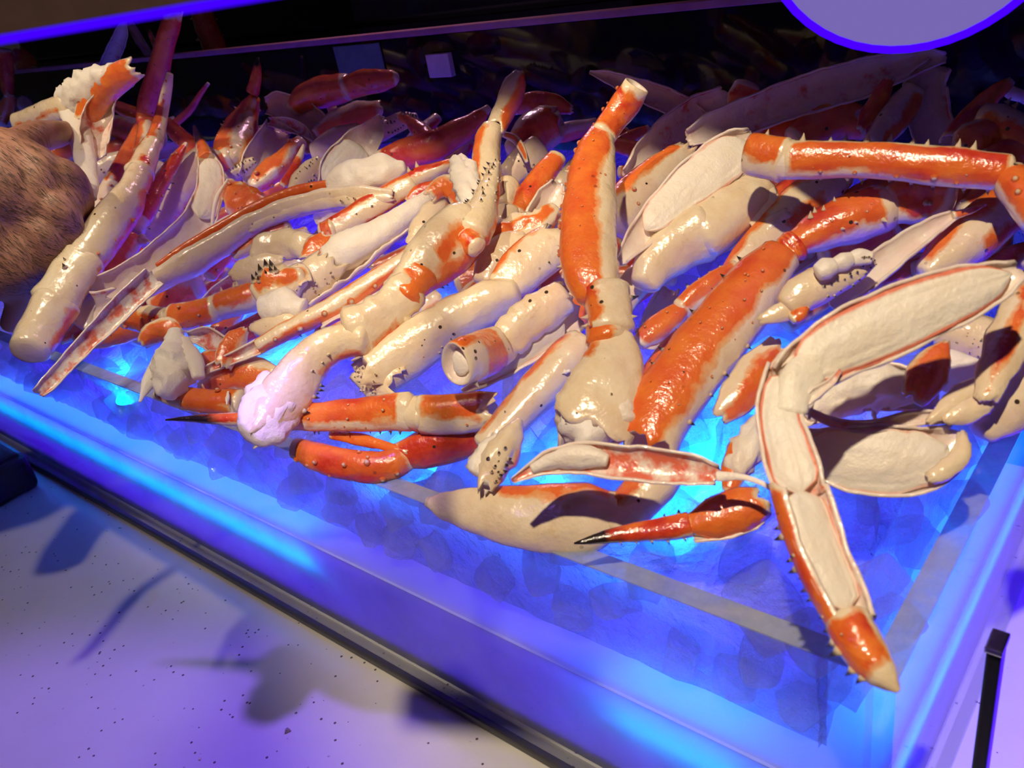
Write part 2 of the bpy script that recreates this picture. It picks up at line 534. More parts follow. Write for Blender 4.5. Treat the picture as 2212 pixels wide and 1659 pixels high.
def build_half(p, C, r):
    P, rr, t, L = smooth_path(C, r)
    Tn, V, Sd = frames(P)
    c = p.get('c', 180); Hh = p.get('H', 98); nA = p.get('n', 15)
    th = p.get('th', 0.0016)
    R0 = rr / (math.sin(math.radians(min(Hh, 90))))
    n = len(P)
    seed = p.get('seed', 0.0)
    jag = p.get('jag', 0.10)
    u = np.linspace(-1, 1, nA)
    jl = 1 + jag * fbm(np.stack([t * L / max(rr.mean(), 1e-3) * 1.1 + seed, t * 0 + 1.7, t * 0], -1), 3) * 1.6
    jr = 1 + jag * fbm(np.stack([t * L / max(rr.mean(), 1e-3) * 1.1 + seed, t * 0 + 8.2, t * 0], -1), 3) * 1.6
    Hs = np.where(u[None, :] < 0, Hh * jl[:, None], Hh * jr[:, None])
    ang = c + u[None, :] * Hs
    a = np.radians(ang)
    flat = p.get('flat', 0.85)
    off = -np.cos(math.radians(Hh)) * R0 if Hh < 90 else R0 * 0
    ca = math.radians(c)
    ctr = P + (off * math.cos(ca))[:, None] * V * flat + (off * math.sin(ca))[:, None] * Sd
    def ring(Rq):
        return ctr[:, None, :] + Rq[:, None, None] * (np.cos(a)[..., None] * V[:, None, :] * flat + np.sin(a)[..., None] * Sd[:, None, :])
    X0 = ring(R0); X1 = ring(np.maximum(R0 - th, R0 * 0.6))
    rm = max(rr.mean(), 1e-4)
    cr = p.get('crum', 0.10)
    nz = fbm(X0 / rm * 0.9 + seed * 5, 3)
    dd = (cr * rr[:, None] * nz)[..., None] * (np.cos(a)[..., None] * V[:, None, :] + np.sin(a)[..., None] * Sd[:, None, :])
    X0 = X0 + dd; X1 = X1 + dd
    ej = p.get('ejag', 0.45)
    for e in (0, 1):
        jn = fbm(np.stack([u * 2.6 + seed, u * 0 + 4.4 + e, u * 0], -1), 3) * ej * 1.6 + (1 - u**2) * p.get('endbulge', 0.25)
        wts = (1, 0.6, 0.25)
        for q, wq in enumerate(wts):
            i = q if e == 0 else n - 1 - q
            if 0 <= i < n:
                s = (-1 if e == 0 else 1) * jn * rr[i] * wq
                X0[i] += s[:, None] * Tn[i]; X1[i] += s[:, None] * Tn[i]
    X = np.concatenate([X0, X1[:, ::-1]], 1)                # closed loop of 2*nA
    N = 2 * nA
    tg = np.repeat(t[:, None], N, 1)
    ag = np.concatenate([ang, ang[:, ::-1]], 1)
    pig, red = pigment(p, ag, tg, rm)
    uu = np.concatenate([u, u[::-1]])[None, :].repeat(n, 0)
    inner = np.concatenate([np.zeros(nA), np.ones(nA)])[None, :].repeat(n, 0)
    pink = p.get('pink', 0.3) + np.clip((np.abs(uu) - 0.72) / 0.22, 0, 1) * p.get('rimpink', 0.35)
    pig = np.where(inner > 0.5, pink, pig)
    lip = np.abs(uu) > 0.985
    pig = np.where(lip, np.minimum(pig, 0.25), pig); inner = np.where(lip, 1.0, inner)
    dark = np.zeros_like(pig)
    if p.get('dark'):
        dark = np.clip((p['dark'] - tg) / 0.1, 0, 1) * (1 - inner)
    cols = np.stack([pig, red, dark, inner], -1).reshape(-1, 4)
    faces = []
    for i in range(n - 1):
        o0 = i * N; o1 = o0 + N
        for j in range(N):
            k = (j + 1) % N
            faces.append((o0 + j, o1 + j, o1 + k, o0 + k))
    for i, rv in ((0, False), (n - 1, True)):
        for j in range(nA - 1):
            f = (i * N + j, i * N + j + 1, i * N + N - 2 - j, i * N + N - 1 - j)
            faces.append(f if not rv else f[::-1])
    return X.reshape(-1, 3), faces, cols, (P, rr, t, Tn, V, Sd, flat)

def build_fill(p, fr):
    """white meat lying in a split shell"""
    P, rr, t, Tn, V, Sd, flat = fr
    t0, t1, fill = p['meat'][:3]
    irr = p['meat'][3] if len(p['meat']) > 3 else 0.10
    sel = np.where((t >= t0 - 1e-6) & (t <= t1 + 1e-6))[0]
    if len(sel) < 4: return None
    P, rr, Tn, V, Sd = P[sel], rr[sel], Tn[sel], V[sel], Sd[sel]
    n = len(sel); m = 27
    tt = np.linspace(0, 1, n)
    endf = np.clip(np.minimum(tt, 1 - tt) / 0.10, 0.02, 1) ** 0.5
    seed = p.get('seed', 0.0)
    c = math.radians(p.get('c', 180) - 180)
    Vr = V * math.cos(c) + Sd * math.sin(c); Sr = -V * math.sin(c) + Sd * math.cos(c)
    x = np.cos(np.linspace(0, math.pi, m))
    wl = 0.90 + irr * fbm(np.stack([tt * 9 + seed, tt * 0 + 2.2, tt * 0], -1), 3) * 1.5
    W = np.minimum(rr * wl, rr - 0.0018)[:, None] * x[None, :] * endf[:, None]
    q = np.stack([tt[:, None] * n * 0.30 + 0 * x, np.repeat(x[None, :] * 2.6, n, 0) + seed, 0 * W], -1)
    top = rr[:, None] * (fill + 0.16 * (1 - x[None, :] ** 2)) * endf[:, None] + rr[:, None] * irr * 0.45 * fbm(q, 3) + rr[:, None] * 0.035 * fbm(q * np.array([0.35, 6.0, 1.0]), 2)
    bot = -(rr[:, None]) * 0.80 * flat * np.sqrt(np.clip(1 - x[None, 1:-1] ** 2, 0, 1)) * endf[:, None]
    bot = np.minimum(bot, top[:, 1:-1] - 0.0006)
    Xt = P[:, None, :] + W[..., None] * Sr[:, None, :] + top[..., None] * Vr[:, None, :]
    Xb = P[:, None, :] + W[:, 1:-1, None] * Sr[:, None, :] + bot[..., None] * Vr[:, None, :]
    X = np.concatenate([Xt, Xb[:, ::-1]], 1)
    N = X.shape[1]
    pk = np.clip((np.abs(x) - 0.74) / 0.2, 0, 1) * p.get('meatpink', 0.7)
    pk = np.concatenate([pk, pk[1:-1][::-1] * 0 + 0.2])[None, :].repeat(n, 0)
    cols = np.stack([pk, pk * 0, pk * 0, pk * 0], -1).reshape(-1, 4)
    faces = []
    for i in range(n - 1):
        o0 = i * N; o1 = o0 + N
        for j in range(N):
            k = (j + 1) % N
            faces.append((o0 + j, o0 + k, o1 + k, o1 + j))
    faces.append(tuple(range(N))[::-1]); faces.append(tuple((n - 1) * N + j for j in range(N)))
    return X.reshape(-1, 3), faces, cols

def cone_mesh(name, dark, h=1.0, r=0.42, dome=False):
    rings = ([(0.0, 1.0), (0.3, 0.95), (0.6, 0.75), (0.85, 0.42)] if dome else [(-0.15, 1.25), (0.12, 0.85), (0.45, 0.50), (0.75, 0.24)])
    n = 7
    v = []; c = []
    for z, f in rings:
        for j in range(n):
            a = 2 * math.pi * j / n
            v.append((math.cos(a) * r * f + 0.10 * z * z, math.sin(a) * r * f, z * h))
            dk = 1.0 if (dark and z > 0.4) else 0.0
            c.append(((0.85 if z < 0.7 else 0.3) if dome else (0.35 if z < 0.1 else 0.0), 0.1, dk, 0))
    v.append((0.14 if not dome else 0, 0, h)); c.append((0, 0, 1.0 if dark else 0.0, 0))
    f = []
    for i in range(len(rings) - 1):
        for j in range(n):
            k = (j + 1) % n
            f.append((i * n + j, i * n + k, (i + 1) * n + k, (i + 1) * n + j))
    last = (len(rings) - 1) * n
    for j in range(n): f.append((last + j, last + (j + 1) % n, len(v) - 1))
    f.append(tuple(range(n))[::-1])
    me = bpy.data.meshes.new(name)
    me.from_pydata(v, [], f)
    me.materials.append(MAT_SHELL)
    me.polygons.foreach_set('use_smooth', [True] * len(f))
    a = me.attributes.new('pig', 'FLOAT_COLOR', 'POINT')
    a.data.foreach_set('color', np.asarray(c, dtype=np.float32).ravel())
    return me

SPINE = {'d': cone_mesh('spine', True), 'w': cone_mesh('spine', False), 't': cone_mesh('tubercle', False, 0.55, 0.55, True),
         'k': cone_mesh('spine', True, 1.0, 0.50)}

def add_spine(parent, kind, pos, nrm, size, origin):
    o = bpy.data.objects.new('tubercle' if kind == 't' else 'spine', SPINE[kind])
    COL.objects.link(o)
    o.parent = parent
    q = Vector(nrm).to_track_quat('Z', 'X')
    o.rotation_mode = 'QUATERNION'; o.rotation_quaternion = q
    o.location = Vector(pos) - Vector(origin)
    o.scale = (size, size, size)
    return o

NPIECE = [0]
NAMED = []
USED = set()
def P(name, label, cat, up, k, parts, Y=None, group=None):
    """one crab piece: every control point is a ray of the photograph met with the heap"""
    NPIECE[0] += 1
    if not group:
        assert label not in USED, label
        USED.add(label)
    pts = [q for a in parts for q in a['p']]
    if Y is None:
        dp = np.array([surf_depth(q[0], q[1]) for q in pts])
        dm = dp.min()
        ds = dm + k * (dp - dm) - up
    else:
        ds = np.array([(Y - CAM[1]) / dcam(q[0], q[1])[1] for q in pts]) - up
    ds = ds - np.array([q[3] if len(q) > 3 else 0.0 for q in pts])
    C = np.array([CAM + dcam(q[0], q[1]) * d for q, d in zip(pts, ds)])
    r = np.array([q[2] * d / F_PX for q, d in zip(pts, ds)])
    org = C.mean(0)
    multi = len(parts) > 1 or any(a.get('meat') for a in parts)
    root = empty(name, org, label, cat, group) if multi else None
    i = 0
    for a in parts:
        n = len(a['p'])
        Ca, ra = C[i:i + n], r[i:i + n]; i += n
        a.setdefault('seed', NPIECE[0] * 1.37 + i * 0.71)
        if a['kind'] == 'T': vv, ff, cc, fr = build_tube(a, Ca, ra)
        else: vv, ff, cc, fr = build_half(a, Ca, ra)
        mat = MAT_MEAT if a.get('mat') == 'meat' else MAT_SHELL
        o = link_mesh(a['name'] if multi else name, vv, ff, mat, origin=tuple(org), parent=root, pig=cc)
        if not multi:
            o['_o'] = [float(q) for q in org]
            tag(o, label, cat, group)
        if a.get('lab'): o['label'] = a['lab']
        if a.get('meat'):
            res = build_fill(a, fr)
            if res: link_mesh('meat', *res[:2], MAT_MEAT, parent=root, pig=res[2])
        Pp, rr, t, Tn, V, Sd, flat = fr
        dmean = float(np.mean(ds))
        rg = np.random.default_rng(int(NPIECE[0] * 31 + i))
        for sp in a.get('sp', []):                          # (t0, t1, count, angle, px, kind)
            t0, t1, cnt, an, px = sp[:5]; kd = sp[5] if len(sp) > 5 else 'w'
            for q in range(cnt):
                tq = t0 + (t1 - t0) * (q + 0.5 + rg.uniform(-.3, .3)) / cnt
                j = int(np.clip(np.searchsorted(t, tq), 1, len(t) - 1))
                aa = math.radians(an + rg.uniform(-9, 9))
                nr = math.cos(aa) * V[j] * flat + math.sin(aa) * Sd[j]
                pos = Pp[j] + nr * rr[j] * 0.96
                add_spine(o, kd, pos, nr + Tn[j] * 0.15, px * 0.8 * dmean / F_PX * rg.uniform(.65, 1.2), org)
        if a.get('specks'): a.setdefault('tub', []); a['tub'] = a['tub'] + [(int(a['specks'] * 260), -10, 55, 6, 'k')]
        for tb in a.get('tub', []):                         # (count, amin, amax, px)
            for q in range(max(1, int(tb[0] * 0.65))):
                j = int(rg.integers(2, len(t) - 2)); aa = math.radians(rg.uniform(tb[1], tb[2]))
                nr = math.cos(aa) * V[j] * flat + math.sin(aa) * Sd[j]
                add_spine(o, tb[4] if len(tb) > 4 else 't', Pp[j] + nr * rr[j] * 0.97, nr, tb[3] * 0.8 * dmean / F_PX * rg.uniform(.5, 1.2), org)
    if not group: NAMED.append((label, np.array([q[0] for q in pts]), np.array([q[1] for q in pts])))
    return root if root else o

# ------------------------------------------------------------------ large structure
ZC = -0.195                                                # countertop
m, t, out = nt('speckled_quartz'); g = G(t)
co = g.n('TexCoord').outputs['Object']
vo = g.n('TexVoronoi'); vo.inputs['Scale'].default_value = 130; g.l(co, vo.inputs['Vector'])
sp = g.math('MULTIPLY', g.math('LESS_THAN', vo.outputs['Distance'], 0.14), g.ramp(g.noise(40, 2, .5, co), 0.5, 0.55))
c = g.mix(g.ramp(g.noise(9, 4, .6, co), .3, .7), (0.66, 0.64, 0.60), (0.60, 0.58, 0.54))
c = g.mix(sp, c, (0.12, 0.11, 0.10))
p = g.n('BsdfPrincipled'); g.l(c, p.inputs['Base Color']); p.inputs['Roughness'].default_value = 0.16
g.l(p.outputs[0], out.inputs[0])
MAT_QUARTZ = m
tag(bevel_box('countertop', (-4.0, -1.6, ZC - 0.05), (1.6, 1.3, ZC), MAT_QUARTZ, 0.003), 'white speckled quartz countertop under the ice bin', 'countertop')
MAT_DARKWALL = simple('dark_wall', (0.020, 0.018, 0.030), 0.6)
v, f = box_vf((-6, 2.2, -1.2), (3, 2.3, 3.0))
tag(link_mesh('wall_back', v, f, MAT_DARKWALL, smooth=False), kind='structure')
v, f = box_vf((-6, -3.5, -1.2), (3, 2.3, -1.1))
tag(link_mesh('floor', v, f, MAT_DARKWALL, smooth=False), kind='structure')

# acrylic bin --------------------------------------------------------------
LB, DB, TH = -2.6, 0.46, 0.0122                            # left end, depth, plate thickness
ZF = -0.108                                                # tray floor under the ice
root = empty('acrylic_bin', (0, 0, ZC), 'long clear acrylic bin with thick polished rims, full of ice and crab', 'bin')
bevel_box('front_panel', (LB, 0.0, ZC), (-TH, TH, -0.0006), MAT_ACR, 0.0008, 1, root)
bevel_box('side_panel', (-TH, 0.0, ZC), (0.0, DB, -0.0006), MAT_ACR, 0.0008, 1, root)
bevel_box('rim', (LB, 0.0, -0.0005), (-TH - 0.0002, TH, 0.0004), MAT_RIM, 0.0, 1, root)
bevel_box('rim', (-TH, 0.0, -0.0005), (0.0, DB, 0.0004), MAT_RIM, 0.0, 1, root)
MAT_PLINTH = simple('frosted_white', (0.62, 0.64, 0.60), 0.5, 0.4)
bevel_box('plinth', (LB, TH + 0.006, ZC + 0.0005), (-TH - 0.006, DB, ZC + 0.012), MAT_PLINTH, 0.002, 2, root)
m, t, out = nt('frosted_acrylic'); g = G(t)
co = g.n('TexCoord').outputs['Object']
fc = g.mix(g.ramp(g.noise(30, 4, .6, co), .3, .7), (0.50, 0.52, 0.48), (0.42, 0.44, 0.41))
df = g.n('BsdfDiffuse'); g.l(fc, df.inputs[0]); tl = g.n('BsdfTranslucent'); g.l(fc, tl.inputs[0])
mx = g.n('MixShader'); mx.inputs[0].default_value = 0.85
g.l(df.outputs[0], mx.inputs[1]); g.l(tl.outputs[0], mx.inputs[2]); g.l(mx.outputs[0], out.inputs[0])
MAT_FROST = m
m, t, out = nt('frosted_tray'); g = G(t)
df = g.n('BsdfDiffuse'); df.inputs[0].default_value = (.75, .78, .8, 1); tl = g.n('BsdfTranslucent'); tl.inputs[0].default_value = (.93, .95, .97, 1)
mx = g.n('MixShader'); mx.inputs[0].default_value = 0.9
g.l(df.outputs[0], mx.inputs[1]); g.l(tl.outputs[0], mx.inputs[2]); g.l(mx.outputs[0], out.inputs[0])
bevel_box('tray_floor', (LB, TH + 0.0005, ZF - 0.003), (-TH - 0.0005, DB, ZF), m, 0.0, 1, root)
bevel_box('front_diffuser', (LB, TH + 0.001, ZC + 0.0005), (-TH - 0.001, TH + 0.004, ZF - 0.004), MAT_FROST, 0.0, 1, root)
bevel_box('side_diffuser', (-TH - 0.004, TH + 0.005, ZC + 0.0005), (-TH - 0.001, DB, ZF - 0.004), MAT_FROST, 0.0, 1, root)
bevel_box('shadow_strip', (LB, -0.006, ZC + 0.0003), (0.004, 0.0, ZC + 0.008), simple('shadow_grey', (0.05, 0.05, 0.055), 0.3), 0.002, 2, root)  # dark grey strip stands in for the shadow band at the bin's foot

# blue LED bars lying under the tray floor
MAT_BAR = simple('aluminium', (0.5, 0.5, 0.5), 0.35, 0.5, 0.9)
def led_bar(x0, x1, y, z, col, st, label, wid=0.014):
    c0 = ((x0 + x1) / 2, y, z)
    r_ = empty('led_bar', c0, label, 'light bar')
    bevel_box('housing', (x0, y - wid / 2, z - 0.006), (x1, y + wid / 2, z), MAT_BAR, 0.001, 1, r_)
    bevel_box('diffuser', (x0 + 0.003, y - wid / 2 + 0.002, z + 0.0002), (x1 - 0.003, y + wid / 2 - 0.002, z + 0.010), emit('led_glow', col, st), 0.0, 1, r_)
CY_, VI_ = (0.0, 0.19, 1.0), (0.07, 0.0, 1.0)
zb = ZC + 0.056
led_bar(-2.5, -1.15, 0.030, zb, CY_, 75, 'blue light bar under the ice, behind the far end of the front panel')
led_bar(-1.14, -0.46, 0.030, zb, CY_, 50, 'blue light bar under the ice behind the front panel, below the protruding claw')
led_bar(-0.17, -0.075, 0.034, zb, CY_, 110, 'short blue light bar under the ice in the front corner of the bin')
led_bar(-2.5, -1.10, 0.20, zb, VI_, 12, 'violet light bar under the middle of the heap at its far end', 0.03)
led_bar(-1.08, -0.10, 0.19, zb, VI_, 95, 'violet light bar under the middle of the heap', 0.03)
led_bar(-1.3, -0.46, 0.085, zb, VI_, 180, 'violet light bar under the front of the heap', 0.03)
led_bar(-0.18, -0.075, 0.090, zb, VI_, 170, 'short violet light bar in the front corner of the bin', 0.03)
led_bar(-0.9, -0.075, 0.30, zb, VI_, 8, 'violet light bar under the back of the heap', 0.03)
r_ = empty('led_bar', (-0.028, 0.22, zb), 'blue light bar under the ice behind the side panel', 'light bar')
bevel_box('housing', (-0.035, 0.05, zb - 0.006), (-0.021, 0.40, zb), MAT_BAR, 0.001, 1, r_)
bevel_box('diffuser', (-0.033, 0.053, zb + 0.0002), (-0.023, 0.397, zb + 0.010), emit('led_glow', CY_, 45), 0.0, 1, r_)
# frosted base of the next bin along the counter, lit from within
r_ = empty('frosted_base', (0.16, 0.2, ZC), 'frosted base of the next bin, glowing deep blue past the black upright', 'bin')
bevel_box('shell', (0.050, 0.0, ZC + 0.0005), (0.45, 0.45, ZC + 0.085), MAT_FROST, 0.003, 2, r_)
bevel_box('light_core', (0.075, 0.03, ZC + 0.004), (0.085, 0.42, ZC + 0.05), emit('led_glow', (0.05, 0.0, 1.0), 70), 0.0, 1, r_)

# ice ----------------------------------------------------------------------
def ice_top(x, y):
    return -0.030 + 0.30 * np.maximum(0, y - 0.06) * np.clip((-x + 0.01) / 0.10, 0.05, 1) + 0.007 * fbm(np.stack([x * 38, y * 38, x * 0 + 1.1], -1), 3)
def ice_bed():
    dx = 0.009
    xs = np.arange(LB + 0.01, -TH - 0.022, dx); ys = np.arange(TH + 0.022, DB - 0.01, dx)
    X, Yg = np.meshgrid(xs, ys, indexing='ij')
    Z = ice_top(X, Yg)
    nx, ny = X.shape
    v = np.stack([X, Yg, Z], -1).reshape(-1, 3)
    f = [(i * ny + j, (i + 1) * ny + j, (i + 1) * ny + j + 1, i * ny + j + 1) for i in range(nx - 1) for j in range(ny - 1)]
    # front and side skirts, lumpy like packed cubes
    def skirt(pa, nrm, rows=9):
        base = len(vl)
        for q in range(1, rows + 1):
            s = q / rows
            pq = pa.copy(); pq[:, 2] = pa[:, 2] * (1 - s) + (ZF + 0.001) * s
            off = 0.004 * (fbm(np.stack([pq[:, 0] * 60 + pq[:, 1] * 60, pq[:, 2] * 60, pq[:, 0] * 0], -1), 3) - 0.8)
            pq = pq + np.asarray(nrm)[None, :] * off[:, None]
            vl.extend(pq.tolist())
        return base
    vl = v.tolist()
    n = nx
    fi = [i * ny for i in range(nx)]
    b = skirt(v[fi], (0, -1, 0))
    prev = fi
    for q in range(9):
        cur = [b + q * n + i for i in range(n)]
        f += [(prev[i], cur[i], cur[i + 1], prev[i + 1]) for i in range(n - 1)]
        prev = cur
    si = [(nx - 1) * ny + j for j in range(ny)]
    b = skirt(v[si], (1, 0, 0)); prev = si; n = ny
    for q in range(9):
        cur = [b + q * n + i for i in range(n)]
        f += [(prev[i], cur[i], cur[i + 1], prev[i + 1]) for i in range(n - 1)]
        prev = cur
    o = link_mesh('crushed_ice', vl, f, MAT_ICE)
    tag(o, 'bed of crushed ice glowing blue inside the acrylic bin', 'ice', kind='stuff')
ice_bed()
# glow pucks added just under the ice surface for local cyan patches
def puck(px, py, nm, st=80, rad=0.018):
    q_ = onZ(px, py, -0.028)
    if q_[1] > 0.06:
        d_ = dcam(px, py); t_ = (-0.030 - 0.30 * 0.06 + 0.30 * CAM[1] - CAM[2]) / (d_[2] - 0.30 * d_[1]); q_ = CAM + d_ * t_
    x, y = float(q_[0]), float(max(q_[1], 0.04))
    z = float(ice_top(np.array(x), np.array(y))) - 0.030
    r_ = empty('glow_puck', (x, y, z), 'added cyan glow puck in the ice ' + nm, 'lamp')
    for nme, pr, mt in (('housing', [(0.0005, -.008), (rad, -.008), (rad, 0), (0.0005, 0)], MAT_BAR), ('lens', [(rad * .95, 0.0003), (rad * .8, 0.004), (rad * .4, .006), (0.0005, .0065)], emit('puck_glow', CY_, st))):
        v = []; f = []; n = 20
        for r0, z0 in pr:
            for j in range(n): v.append((x + r0 * math.cos(2 * math.pi * j / n), y + r0 * math.sin(2 * math.pi * j / n), z + z0))
        for i in range(len(pr) - 1):
            for j in range(n): f.append((i * n + j, i * n + (j + 1) % n, (i + 1) * n + (j + 1) % n, (i + 1) * n + j))
        link_mesh(nme, v, f, mt, parent=r_)
for px, py, nm in ((1535, 950, 'between the broad red leg and the halved leg'), (1610, 790, 'under the right side of the broad red leg'), (1185, 985, 'beside the red trough of shell'), (1440, 1085, 'by the large cream shell'),
                   (880, 948, 'under the level red leg'), (620, 775, 'by the long thin orange leg'), (930, 660, 'between the two long cream legs'), (260, 795, 'under the white meat fan'), (470, 720, 'under the bumpy orange leg')):
    puck(px, py, nm)

def cube_meshes():
    out_ = []
    for s in range(6):
        bm = bmesh.new()
        bmesh.ops.create_cube(bm, size=1.0)
        bmesh.ops.bevel(bm, geom=bm.edges[:], offset=0.18, segments=2, affect='EDGES', profile=0.6)
        bmesh.ops.subdivide_edges(bm, edges=bm.edges[:], cuts=1, use_grid_fill=True)
        vv = np.array([q.co[:] for q in bm.verts])
        nz = np.stack([fbm(vv * 1.6 + 10 * s + 3.1 * k, 2) for k in range(3)], -1)
        vv = vv + nz * 0.16
        vv *= np.array([1, 0.86 + 0.1 * (s % 3), 0.8])
        for q, z in zip(bm.verts, vv): q.co = z
        me = bpy.data.meshes.new('ice_cube')
        bm.to_mesh(me); bm.free()
        me.materials.append(MAT_CUBE)
        me.polygons.foreach_set('use_smooth', [True] * len(me.polygons))
        out_.append(me)
    return out_
CUBES = cube_meshes()
rg = np.random.default_rng(21)
spots = []
for a_ in range(6000):
    x = -rg.uniform(0.032, 1.35) ; y = 0.032 + 0.27 * rg.random() ** 1.6
    if x < -0.55 and y > 0.10: continue
    lay = rg.integers(0, 4)
    z = float(ice_top(np.array(x), np.array(y))) + 0.001 - 0.026 * lay
    if z < ZF + 0.014: continue
    if lay > 0 and not (y < 0.037 or x > -0.037): continue
    if all((x - q[0])**2 + (y - q[1])**2 + (z - q[2])**2 > 0.0285**2 for q in spots):
        spots.append((x, y, z))
    if len(spots) > 290: break
for i, (x, y, z) in enumerate(spots):
    o = bpy.data.objects.new('ice_cube', CUBES[i % 6])
    COL.objects.link(o)
    o.location = (x, y, z)
    o.rotation_euler = tuple(rg.uniform(0, 6.28, 3))
    s_ = rg.uniform(0.028, 0.040) if y > 0.044 and x < -0.044 else rg.uniform(0.023, 0.027)
    o.scale = (s_, s_, s_)
    tag(o, 'clear melting ice cube heaped with others inside the acrylic bin', 'ice cube', 'ice cubes in the acrylic bin')

# ------------------------------------------------------------------ the crab heap, piece by piece (x, y, half width in photograph pixels)
LEG, CLAW, SHELL, MEAT = 'crab leg', 'crab claw', 'crab shell', 'crab meat'
# ---- front and middle
P('crab_limb', 'large upright orange crab leg standing in the middle of the heap', LEG, .05, .42, [
  T('1376,184,30 1352,222,34 1322,262,31 1302,292,30', o=[(25, 105)], red=.5, ends=(.10, .05), caps=('hollow', 'round'), sp=[(.1, .9, 4, 92, 12, 't')], tub=[(5, -60, 60, 8)]),
  T('1300,285,28 1288,330,44 1278,390,55 1273,470,63 1271,545,66 1280,600,62 1292,640,46', o=[(50, 74)], red=.12, ends=(.0, .0), flat=.75,
    sp=[(.05, .85, 13, 90, 15, 't'), (.2, .9, 5, 80, 13, 'w')], tub=[(22, -40, 60, 7)]),
  T('1305,630,50 1314,670,50 1318,712,48', o=[(62, 48)], flare=(.08, .1), sp=[(.2, .3, 1, -88, 26, 'd'), (.5, .9, 2, 80, 18), (.6, .8, 1, -80, 16)], ends=(0, .1)),
  T('1308,705,46 1312,735,48', name='joint', o=[(40, 60)], red=.2, lump=.12, ends=(0, 0), tub=[(3, -10, 60, 18)]),
  T('1322,730,46 1325,775,66 1312,830,84 1290,890,96 1278,945,86', name='body_joint', o=[(62, 22, 0, .3)], lump=.16, lumpf=1.2, caps=('round', 'torn'), specks=.02, flat=.6),
  M('1240,850,40 1262,905,62 1285,950,58', lump=.35), M('1330,850,44 1330,910,50', lump=.25)])
P('crab_limb', 'broad red-orange crab leg slanting down to the ice beside the halved leg', LEG, .035, .5, [
  T('1690,552,46 1640,612,63 1588,680,70 1520,765,75 1455,850,75 1420,905,73 1402,962,66', o=[(52, 78)], red=.30, ends=(.0, .0), caps=('round', 'torn'), flat=.72,
    sp=[(.05, .95, 9, 86, 20, 'd'), (.1, .9, 6, -62, 18, 'd')], tub=[(34, -50, 70, 8)]),
  T('1700,542,34 1716,530,36', name='joint', o=[(0, 120)], red=.8, lump=.2, ends=(0, 0)),
  T('1722,524,30 1770,500,45 1840,472,56 1900,452,50 1918,446,44', o=[(-40, 72)], red=.45, ends=(.0, .08), flare=(0, .1), sp=[(.1, .5, 4, -70, 18), (.3, .9, 3, 20, 18)], tub=[(6, -60, 60, 8)]),
  T('1920,446,42 1960,432,56 2010,425,55 2050,432,42', o=[(-35, 80)], red=.8, ends=(.05, .08), sp=[(.5, .9, 2, 60, 20), (.3, .8, 2, 10, 16)])])
P('crab_limb', 'big halved crab leg with white meat, bent over the front corner rim', LEG, .05, .42, [
  H('2203,582,24 2150,606,48 2075,634,64 2005,662,72 1940,690,76 1870,722,76 1805,752,72 1745,792,62 1708,825,50', name='upper_half_shell', o=[(180, 80)], pink=.25, rimpink=.75, jag=.05,
    meat=(.02, .99, .10, .06), flat=.62, meatpink=1.1),
  H('1706,812,56 1688,856,50 1684,905,50 1700,965,56 1716,1020,60 1728,1065,58', name='middle_half_shell', o=[(180, 80)], pink=.5, rimpink=.7, jag=.08, meat=(.0, 1.0, .05, .06), flat=.6, meatpink=1.1),
  M('1752,785,40 1728,815,44 1712,850,38 1706,885,34', name='meat', lump=.18, lumpf=1.5, flat=.45),
  S('1668,800,8 1690,778,16 1722,762,12', name='membrane', c=180, H=60, inner=1, o=[(0, 60)], pink=.5, jag=.3, crum=.3),
  S('1735,875,8 1760,850,14 1790,830,10 1815,800,6', name='membrane', c=180, H=60, o=[(0, 40)], pink=.4, jag=.3, crum=.3),
  H('1728,1060,60 1742,1110,62 1762,1170,64 1790,1235,62 1815,1290,58 1838,1340,52', name='lower_half_shell', o=[(96, 70)], red=.45, c=150, H=122, pink=.2, rimpink=.7, jag=.04, meat=(.0, .97, .10, .04), flat=.7, meatpink=.8,
    sp=[(.08, 1.0, 7, 98, 26, 'k'), (.1, .9, 4, 70, 12, 'd')]),
  T('1826,1332,46 1850,1378,52 1876,1420,48 1905,1455,36 1930,1482,19 1940,1492,8', name='claw_tip', o=[(10, 68, .02, .66)], red=.75, ends=(0, 0), flat=.75, caps=('round', 'round'), sp=[(.1, .7, 4, 90, 22, 'k'), (.05, .1, 1, -92, 18, 'k')], tub=[(2, -20, 30, 18)])])
P('crab_shell', 'small curved trough of shell mottled red inside, with a long white tendon', SHELL, .05, .5, [
  H('1108,1038,7 1150,1015,18 1195,996,30 1260,990,38 1340,998,40 1420,1006,40 1490,1014,38 1545,1026,24', o=[(180, 70)], red=.5, pink=.62, rimpink=-.45, jag=.07, flat=.55),
  M('1150,1012,12 1200,992,22 1262,985,30 1310,992,14', lump=.22),
  T('1550,1030,12 1600,1030,7 1650,1046,6 1700,1078,5 1738,1094,2', name='tendon', mat='meat', o=[], lump=.05, flat=.4)])
P('crab_claw', 'black-tipped red claw lying on the ice below the red trough of shell', CLAW, .02, .7, [
  K('1240,1174,2 1272,1168,9 1320,1158,16 1380,1150,22 1450,1142,27 1490,1134,28', o=[(-25, 75)], red=.8, dark=.42, sp=[(.3, .95, 5, 84, 12, 'd'), (.7, .95, 2, -84, 18, 'k')]),
  S('1490,1136,24 1540,1122,46 1590,1105,52 1640,1090,42', o=[(0, 90)], red=.4, H=70),
  H('1500,1150,22 1560,1128,40 1620,1108,38 1655,1096,20', pink=.35, o=[(180, 60)])])
